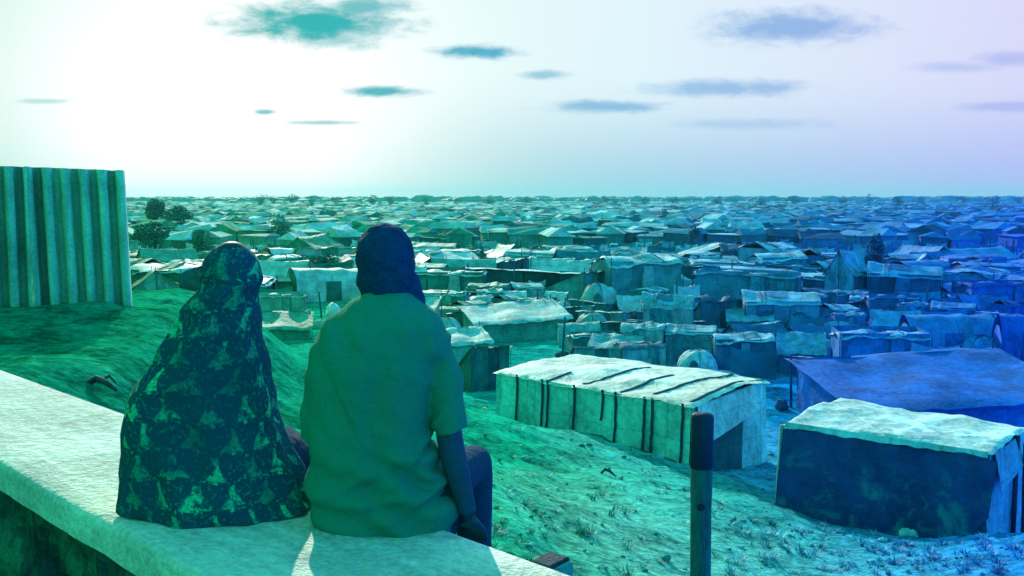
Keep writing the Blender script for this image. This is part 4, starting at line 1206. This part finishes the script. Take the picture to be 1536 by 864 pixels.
def scatter_near():
    rnd = random.Random(15); n = 0; tries = 0
    while n < 94 and tries < 20000:
        tries += 1
        px = rnd.uniform(610, 1560); py = rnd.uniform(440, 560); g = ground_px(px, py)
        if py > 512 and px < 860 or py > 492 and px < 700: continue
        kind = rnd.choices(['box', 'gable', 'dome', 'lean', 'barrel'], [3, 2, 2, 4, 1])[0]; pr = rnd.choice(PROTOS[kind])
        k = rnd.uniform(.3, .55); r = max(pr['L'], pr['W']) / 2 * k
        if not clear(g.x, g.y, r * .8): continue
        place_shelter(pr, g.x, g.y, R(rnd.uniform(-40, 60)), k, k, rnd.uniform(.4, .62), rnd.choice([.97, .8, .6, .25]), rnd.choice([.5, .3, .15]), rnd=rnd)
        SHELTERS[-1]['small'] = True; n += 1


scatter_near()


def make_mass():
    """far roofs beyond the countable ones, one mass up to the horizon"""
    rnd = random.Random(77); m = MB(); cells = set()
    d = 116.0
    while d < 1500:
        step = 5.2 * (1 + (d - 116) / 420)
        w = d * 1.16; n = int(w / (step * 1.0))
        for i in range(n):
            a = -.58 + 1.16 * (i + rnd.random()) / n
            y = d + rnd.uniform(-.5, .5) * step; x = a * y
            if rnd.random() < .13: continue
            if d < 175 and not clear(x, y, 1.6): continue
            g = 0.0; u = uof(x, y); k = step / 5.2
            L = rnd.uniform(1.3, 2.5) * k ** .8; Wd = rnd.uniform(1.1, 1.9) * k ** .8; H = rnd.uniform(1.2, 2.0) * (1 + .15 * (k - 1)); rz = rnd.uniform(0, math.pi)
            ca, sa = math.cos(rz), math.sin(rz)
            tr = rnd.choices([.96, .76, .5, .2], [2.8, 3, 3.2, 1.8])[0]; tw = rnd.choice([.5, .35, .2, .6])  # far walls also darker than roofs, shade carried by the colour
            tr *= 1 - .3 * sst(.6, 1, u); rc = pal(tr, u); wc = pal(tw, u); j = [rnd.uniform(-.14, .14) for _ in range(6)]
            P = lambda lx, ly, z: (x + lx * ca - ly * sa, y + lx * sa + ly * ca, z)
            b4 = [P(-L, -Wd, -.2), P(L, -Wd, -.2), P(L, Wd, -.2), P(-L, Wd, -.2)]
            t4 = [P(-L, -Wd, H + j[0]), P(L, -Wd, H + j[1]), P(L, Wd, H + j[2]), P(-L, Wd, H + j[3])]
            m.add(b4 + t4, [(0, 1, 5, 4), (1, 2, 6, 5), (2, 3, 7, 6), (3, 0, 4, 7)], wc)
            o = 1.12; rg = rnd.choice([.12, .3, .6, .9]); e = .04
            r6 = [P(-L * o, -Wd * o, H + j[0] - e), P(L * o, -Wd * o, H + j[1] - e), P(L * o, Wd * o, H + j[2] - e), P(-L * o, Wd * o, H + j[3] - e), P(-L * o * .9, 0, H + rg + j[4]), P(0, 0, H + rg * .85), P(L * o * .9, 0, H + rg + j[5])]
            m.add(r6, [(0, 1, 6, 5), (0, 5, 4), (2, 3, 4, 5), (2, 5, 6), (0, 4, 3), (1, 2, 6)], rc)
        d += step * .92
    o = build('distant_shelters', m, M_MASS, smooth=False)
    tag(o, 'far mass of tiny pale and dark shelters filling the plain up to the horizon', 'shelters', kind='stuff')


make_mass()


# ------------------------------------------------------------------ trees
def leaf_crown(m, lobes, n, size, rnd, u, tone):
    for _ in range(n):
        c, r = rnd.choices(lobes, [l[1][0] * l[1][0] for l in lobes])[0]
        while True:
            v = Vector((rnd.uniform(-1, 1), rnd.uniform(-1, 1), rnd.uniform(-1, 1)))
            if .25 < v.length < 1: break
        v = v * (v.length ** -.45)
        p = Vector(c) + Vector((v.x * r[0], v.y * r[1], v.z * r[2]))
        s = size * rnd.uniform(.6, 1.5); a = Vector((rnd.gauss(0, 1), rnd.gauss(0, 1), rnd.gauss(0, .6))).normalized(); b_ = a.cross(Vector((rnd.gauss(0, 1), rnd.gauss(0, 1), rnd.gauss(0, 1)))).normalized()
        col = pal(max(0, min(.5, tone + rnd.uniform(-.1, .12))), u)
        m.add([p - a * s, p + b_ * s * .55, p + a * s, p - b_ * s * .55], [(0, 1, 2, 3)], col)


def make_tree(px, ybase, ytop, wpx, label, seed, n=1500, tone=.25, name='tree', trunk=.35, group='trees of the camp', dist=None):
    rnd = random.Random(seed); g = ground_px(px, ybase)
    if dist: g = Vector(((px - 768) / FPX * dist, dist, hgt((px - 768) / FPX * dist, dist)))
    d = g.y; w = wpx / FPX * d; top = PW(px, ytop, d).z; H = top - g.z; u = uof(g.x, g.y)
    root = empty(name, g); tag(root, label, 'tree', group)
    m = MB(); th = H * trunk
    m.tube([(0, 0, -.3), (.05 * w * nz(seed), 0, th * .5), (.08 * w * nz(seed, 2), .04 * w, th), (.1 * w * nz(seed, 2), .05 * w, H * .7)], [w * .05, w * .042, w * .035, w * .012], 8)
    for k in range(5):
        a = 2 * math.pi * k / 5 + rnd.random(); m.tube([(.03 * w, 0, th * .9), (math.cos(a) * w * .18, math.sin(a) * w * .18, th + (H - th) * .35), (math.cos(a) * w * .33, math.sin(a) * w * .33, th + (H - th) * rnd.uniform(.4, .75))], [w * .022, w * .014, w * .005], 5)
    build('trunk', m, M_WOOD, root, pal(.15, u))
    lobes = []; ch = H - th
    for k in range(11):
        a = rnd.uniform(0, 2 * math.pi); rr = w * .5 * rnd.uniform(.1, .78); zz = th + ch * rnd.uniform(.22, .78)
        lobes.append((( math.cos(a) * rr, math.sin(a) * rr, zz), (w * rnd.uniform(.12, .24), w * rnd.uniform(.12, .24), ch * rnd.uniform(.10, .22))))
    lobes.append(((0, 0, th + ch * .62), (w * .24, w * .24, ch * .32)))
    m = MB(); leaf_crown(m, lobes, int(n * 1.25), max(.09, w * .034), rnd, u, tone)
    build('crown', m, M_LEAF, root, smooth=False)
    return root


make_tree(233, 352, 296, 46, 'round dark tree just right of the corrugated fence, breaking the horizon', 1, 2600, .2)
make_tree(272, 360, 305, 44, 'smaller tree right of the round dark tree by the fence', 2, 2200, .3)
make_tree(232, 392, 328, 66, 'broad dark bush-like tree beside the corrugated fence edge, below the two round trees', 3, 3000, .25, trunk=.15)
make_tree(306, 402, 340, 48, 'scrubby tree behind the shawled head', 4, 1800, .3, trunk=.2)
make_tree(1312, 452, 348, 40, 'slim dark tree right of the tall peaked tent', 5, 1800, .2, trunk=.3)
make_tree(492, 440, 376, 64, 'dark leafy tree over the dark shelter left of the man\'s head', 6, 2200, .15, trunk=.2)
make_tree(420, 372, 318, 36, 'small tree among roofs above the gap between the two people', 8, 1200, .3, trunk=.25)
make_tree(1040, 380, 336, 30, 'small dark tree among the roofs above the tall blocky shelter', 9, 1200, .2, trunk=.25)


def far_trees():
    rnd = random.Random(44)
    spots = [(392, 10, 26), (412, 7, 18), (440, 9, 30), (468, 5, 16), (505, 5, 20), (560, 8, 26), (586, 5, 18), (640, 4, 16), (684, 7, 12), (735, 3, 22), (790, 4, 20), (905, 6, 22), (922, 5, 14), (968, 4, 20), (1010, 4, 22),
             (1075, 4, 26), (1140, 4, 18), (1190, 5, 24), (1262, 6, 20), (1302, 12, 12), (1345, 6, 28), (1378, 5, 20), (1440, 5, 26), (1490, 6, 30), (1526, 5, 20)]
    where = lambda px: ('left of the man\'s head' if px < 535 else 'above the man\'s head' if px < 640 else 'above the strapped tent' if px < 1100 else 'towards the right edge')
    cnt = {}
    for i, (px, h, w) in enumerate(spots):
        k = where(px); cnt[k] = cnt.get(k, 0) + 1
        ordn = ['first', 'second', 'third', 'fourth', 'fifth', 'sixth', 'seventh', 'eighth', 'ninth', 'tenth', 'eleventh', 'twelfth'][cnt[k] - 1]
        make_tree(px, 306, 297 - h * .75, w, f'{ordn} from left of the tiny skyline trees {k}', 200 + i, 420, .3, 'tree', .2, 'trees on the skyline', dist=rnd.uniform(520, 700))
    # the blurred belt of scrub and trees beyond
    m = MB()
    for k in range(1500):
        a = rnd.uniform(-.6, .6); y = rnd.uniform(900, 1900); x = a * y; u = uof(x, y); s = rnd.uniform(3, 7)
        m.ellipsoid((x, y, s * .45), (s * rnd.uniform(1, 2.4), s, s * rnd.uniform(.5, .9)), 7, 5, fn=lambda v: 1 + .35 * nz(v.x * 2 + k, v.y * 2, v.z * 2), col=pal(.38 + rnd.uniform(-.1, .1), u))
    tag(build('distant_wood', m, M_LEAF, smooth=False), 'blurred belt of scrub and trees along the far horizon', 'wood', kind='stuff')


far_trees()


# ------------------------------------------------------------------ poles, debris
def small_things():
    for (px, yb, yt, lab) in ((1160, 552, 492, 'thin dark pole between the netted shelter and the tilted lean-to'), (1128, 690, 622, 'short thin stake at the near end of the strapped tent'), (1096, 440, 392, 'thin pole among roofs left of the peaked tent'),
                              (846, 478, 446, 'thin pole beside the pale rounded hut'), (1388, 480, 430, 'thin pole above the big tunnel tent')):
        g = ground_px(px, yb); top = PW(px, yt, g.y).z - g.z; m = MB(); r = max(.025, 1.1 / FPX * g.y)
        m.tube([(0, 0, -.3), (.02, 0, top * .5), (.06, 0, top)], [r, r * .95, r * .85], 7)
        tag(build('wooden_pole', m, M_WOOD, None, pal(.08, uof(g.x, g.y)), loc=g), lab, 'pole')
    for (px, py, w, lab) in ((424, 486, 40, 'dark driftwood-like branch lying on the sand between the two people'), (912, 714, 22, 'dark lump of debris on the sand in front of the strapped tent'), (152, 586, 60, 'dark stick lying on the ground behind the ledge at left')):
        g = ground_px(px, py); L = w / FPX * g.y; m = MB()
        m.tube([(-L / 2, 0, .04), (-L / 6, .05, .10), (L / 5, -.02, .07), (L / 2, -.1, .02)], [L * .03 + .012, L * .05 + .015, L * .04 + .012, .01], 7)
        m.tube([(-L / 8, .03, .07), (L / 8, .2 * L, .12), (L / 4, .3 * L, .05)], [L * .025 + .01, .015, .008], 6)
        tag(build('branch' if w > 30 else 'debris', m, M_WOOD, None, pal(.06, uof(g.x, g.y)), loc=g), lab, 'branch' if w > 30 else 'debris')
    rnd = random.Random(9); m = MB()
    for k in range(800):
        px = rnd.uniform(380, 1536); py = rnd.uniform(470, 862); g = ground_px(px, py)
        if g.y > 40: continue
        s = rnd.uniform(.01, .036) * (1 + (rnd.random() < .06) * 1.4)
        ph = rnd.random() * 99
        m.ellipsoid((g.x, g.y, g.z + s * .2), (s, s * rnd.uniform(.6, 1.2), s * .6), 7, 5, fn=lambda v: 1 + .3 * nz(v.x * 2 + ph, v.y * 2, v.z * 2), col=pal(rnd.choice([.35, .45, .6, .85]), uof(g.x, g.y) - .15))
    tag(build('pebbles', m, M_ROCK), 'loose stones and litter strewn over the sandy slope', 'stones', kind='stuff')


small_things()


def scrub():
    rnd = random.Random(61); m = MB()
    for k in range(330):
        if k < 220: px, py = rnd.uniform(1090, 1536), rnd.uniform(776, 862)
        else: px, py = rnd.uniform(700, 1090), rnd.uniform(640, 862)
        g = ground_px(px, py); u = uof(g.x, g.y) - .12; n = rnd.randint(14, 34); s = rnd.uniform(.04, .12) * rnd.choice([.6, 1, 1.3]); t = rnd.choice([.3, .45, .6, .85, .9])
        for j in range(n):
            a = rnd.uniform(0, 2 * math.pi); r0 = rnd.uniform(0, s * .7); b0 = g + Vector((math.cos(a) * r0, math.sin(a) * r0, -.01)); ln = s * rnd.uniform(.5, 1.3); w = .002 + .003 * rnd.random()
            tip = b0 + Vector((math.cos(a) * ln * .7 + rnd.gauss(0, .02), math.sin(a) * ln * .7, ln * rnd.uniform(.35, .9))); sd = Vector((-math.sin(a), math.cos(a), 0)) * w * 1.5
            mid = (b0 + tip) / 2 + Vector((0, 0, ln * .15))
            m.add([b0 - sd, b0 + sd, mid + sd, mid - sd, tip], [(0, 1, 2, 3), (3, 2, 4)], pal(t, u))
    tag(build('dry_scrub', m, M_LEAF, smooth=False), 'dry low scrub and weeds on the sandy slope', 'scrub', kind='stuff')


scrub()


def litter():
    rnd = random.Random(31); m = MB()
    for k in range(1500):
        d = math.sqrt(rnd.uniform(27 ** 2, 120 ** 2)); a = rnd.uniform(-.54, .54); x, y = d * a, d
        if a < .05 and d < 44: continue
        if not clear(x, y, .1): continue
        z = hgt(x, y); s = rnd.uniform(.15, .5) * (.6 + d / 120); u = uof(x, y); ph = rnd.random() * 99
        r = rnd.random()
        if r < .6: m.ellipsoid((x, y, z + s * .25), (s * rnd.uniform(.7, 1.8), s, s * rnd.uniform(.5, 1.1)), 9, 6, fn=lambda v: 1 + .4 * nz(v.x * 2 + ph, v.y * 2, v.z * 2), col=pal(rnd.choice([.1, .2, .35, .7, .95]), u))
        elif r < .8:
            h_ = rnd.uniform(.9, 2.0); m.tube([(x, y, z - .1), (x + rnd.uniform(-.15, .15), y, z + h_)], .03 + d * .0003, 5, col=pal(.1, u))
        else:
            w = rnd.uniform(.5, 1.3); q = rnd.uniform(-.6, .6); c, sn = math.cos(q), math.sin(q); c0 = pal(rnd.choice([.3, .6, .9]), u)
            m.grid(lambda p, v: Vector((x + (p - .5) * 2 * w * c, y + (p - .5) * 2 * w * sn + .1 * nz(p * 3, v * 3, ph), z + .2 + v * 1.0 - .15 * math.sin(p * math.pi) * v)), 6, 4, c0)
    tag(build('camp_litter', m, M_MASS), 'heaps, sticks and hung cloths scattered in the lanes between shelters', 'litter', kind='stuff')


litter()


# ------------------------------------------------------------------ labels that single out each scattered shelter
def label_shelters():
    kinds = {'box': 'box-shaped tarp shelter', 'gable': 'ridge tent', 'dome': 'rounded hut', 'lean': 'lean-to shelter', 'barrel': 'tunnel-shaped tent'}
    tone = lambda t: 'white' if t > .9 else 'pale' if t > .7 else 'mid-toned' if t > .4 else 'dark'
    zones = [(0, 300, 'right of the ribbed fence'), (300, 400, 'beyond the shawled head'), (400, 530, 'left of the man\'s head'), (530, 640, 'behind the man\'s head'), (640, 760, 'right of the man\'s head'), (760, 900, 'above the strapped tent\'s left half'),
             (900, 1040, 'above the strapped tent\'s right half'), (1040, 1160, 'above the marker post'), (1160, 1260, 'left of the peaked tent'), (1260, 1380, 'right of the peaked tent'), (1380, 1480, 'above the tunnel tent'), (1480, 1700, 'at the right edge')]
    groups = {}
    for s in SHELTERS:
        if s['fixed']: continue
        px = 768 + FPX * s['x'] / s['y']; d = s['y']
        z = next((n for a, b_, n in zones if a <= px < b_), zones[0][2] if px < 0 else zones[-1][2])
        band = 'near row' if d < 58 else 'middle rows' if d < 85 else 'far rows'
        groups.setdefault((('small ' if s.get('small') else '') + tone(s['roof']), s['kind'], band, z), []).append((px, s))
    on = ['leftmost', 'second', 'third', 'fourth', 'fifth', 'sixth', 'seventh', 'eighth']
    for (t, k, b_, z), L in groups.items():
        L.sort(key=lambda q: q[0])
        for i, (px, s) in enumerate(L):
            s['o']['label'] = f'{t} {kinds[k]} {z}, {b_}' if len(L) == 1 else (f'{on[i]} from left ' if i else 'leftmost ') + f'{t} {kinds[k]} {z}, {b_}'


label_shelters()


# ------------------------------------------------------------------ haze
def make_haze():
    m = MB(); m.box((-2600, -40, -1.2), (2600, 2300, 26)); o = build('haze', m, None, smooth=False)
    mt = bpy.data.materials.new('haze_air'); mt.use_nodes = True; t = mt.node_tree; t.nodes.clear()
    out = t.nodes.new('ShaderNodeOutputMaterial'); v = t.nodes.new('ShaderNodeVolumePrincipled')
    v.inputs['Color'].default_value = (.1, .66, .68, 1); v.inputs['Density'].default_value = .00026; v.inputs['Anisotropy'].default_value = .3
    t.links.new(v.outputs[0], out.inputs['Volume']); o.data.materials.append(mt)
    tag(o, kind='stuff', label='thin haze over the camp', cat='haze')


make_haze()
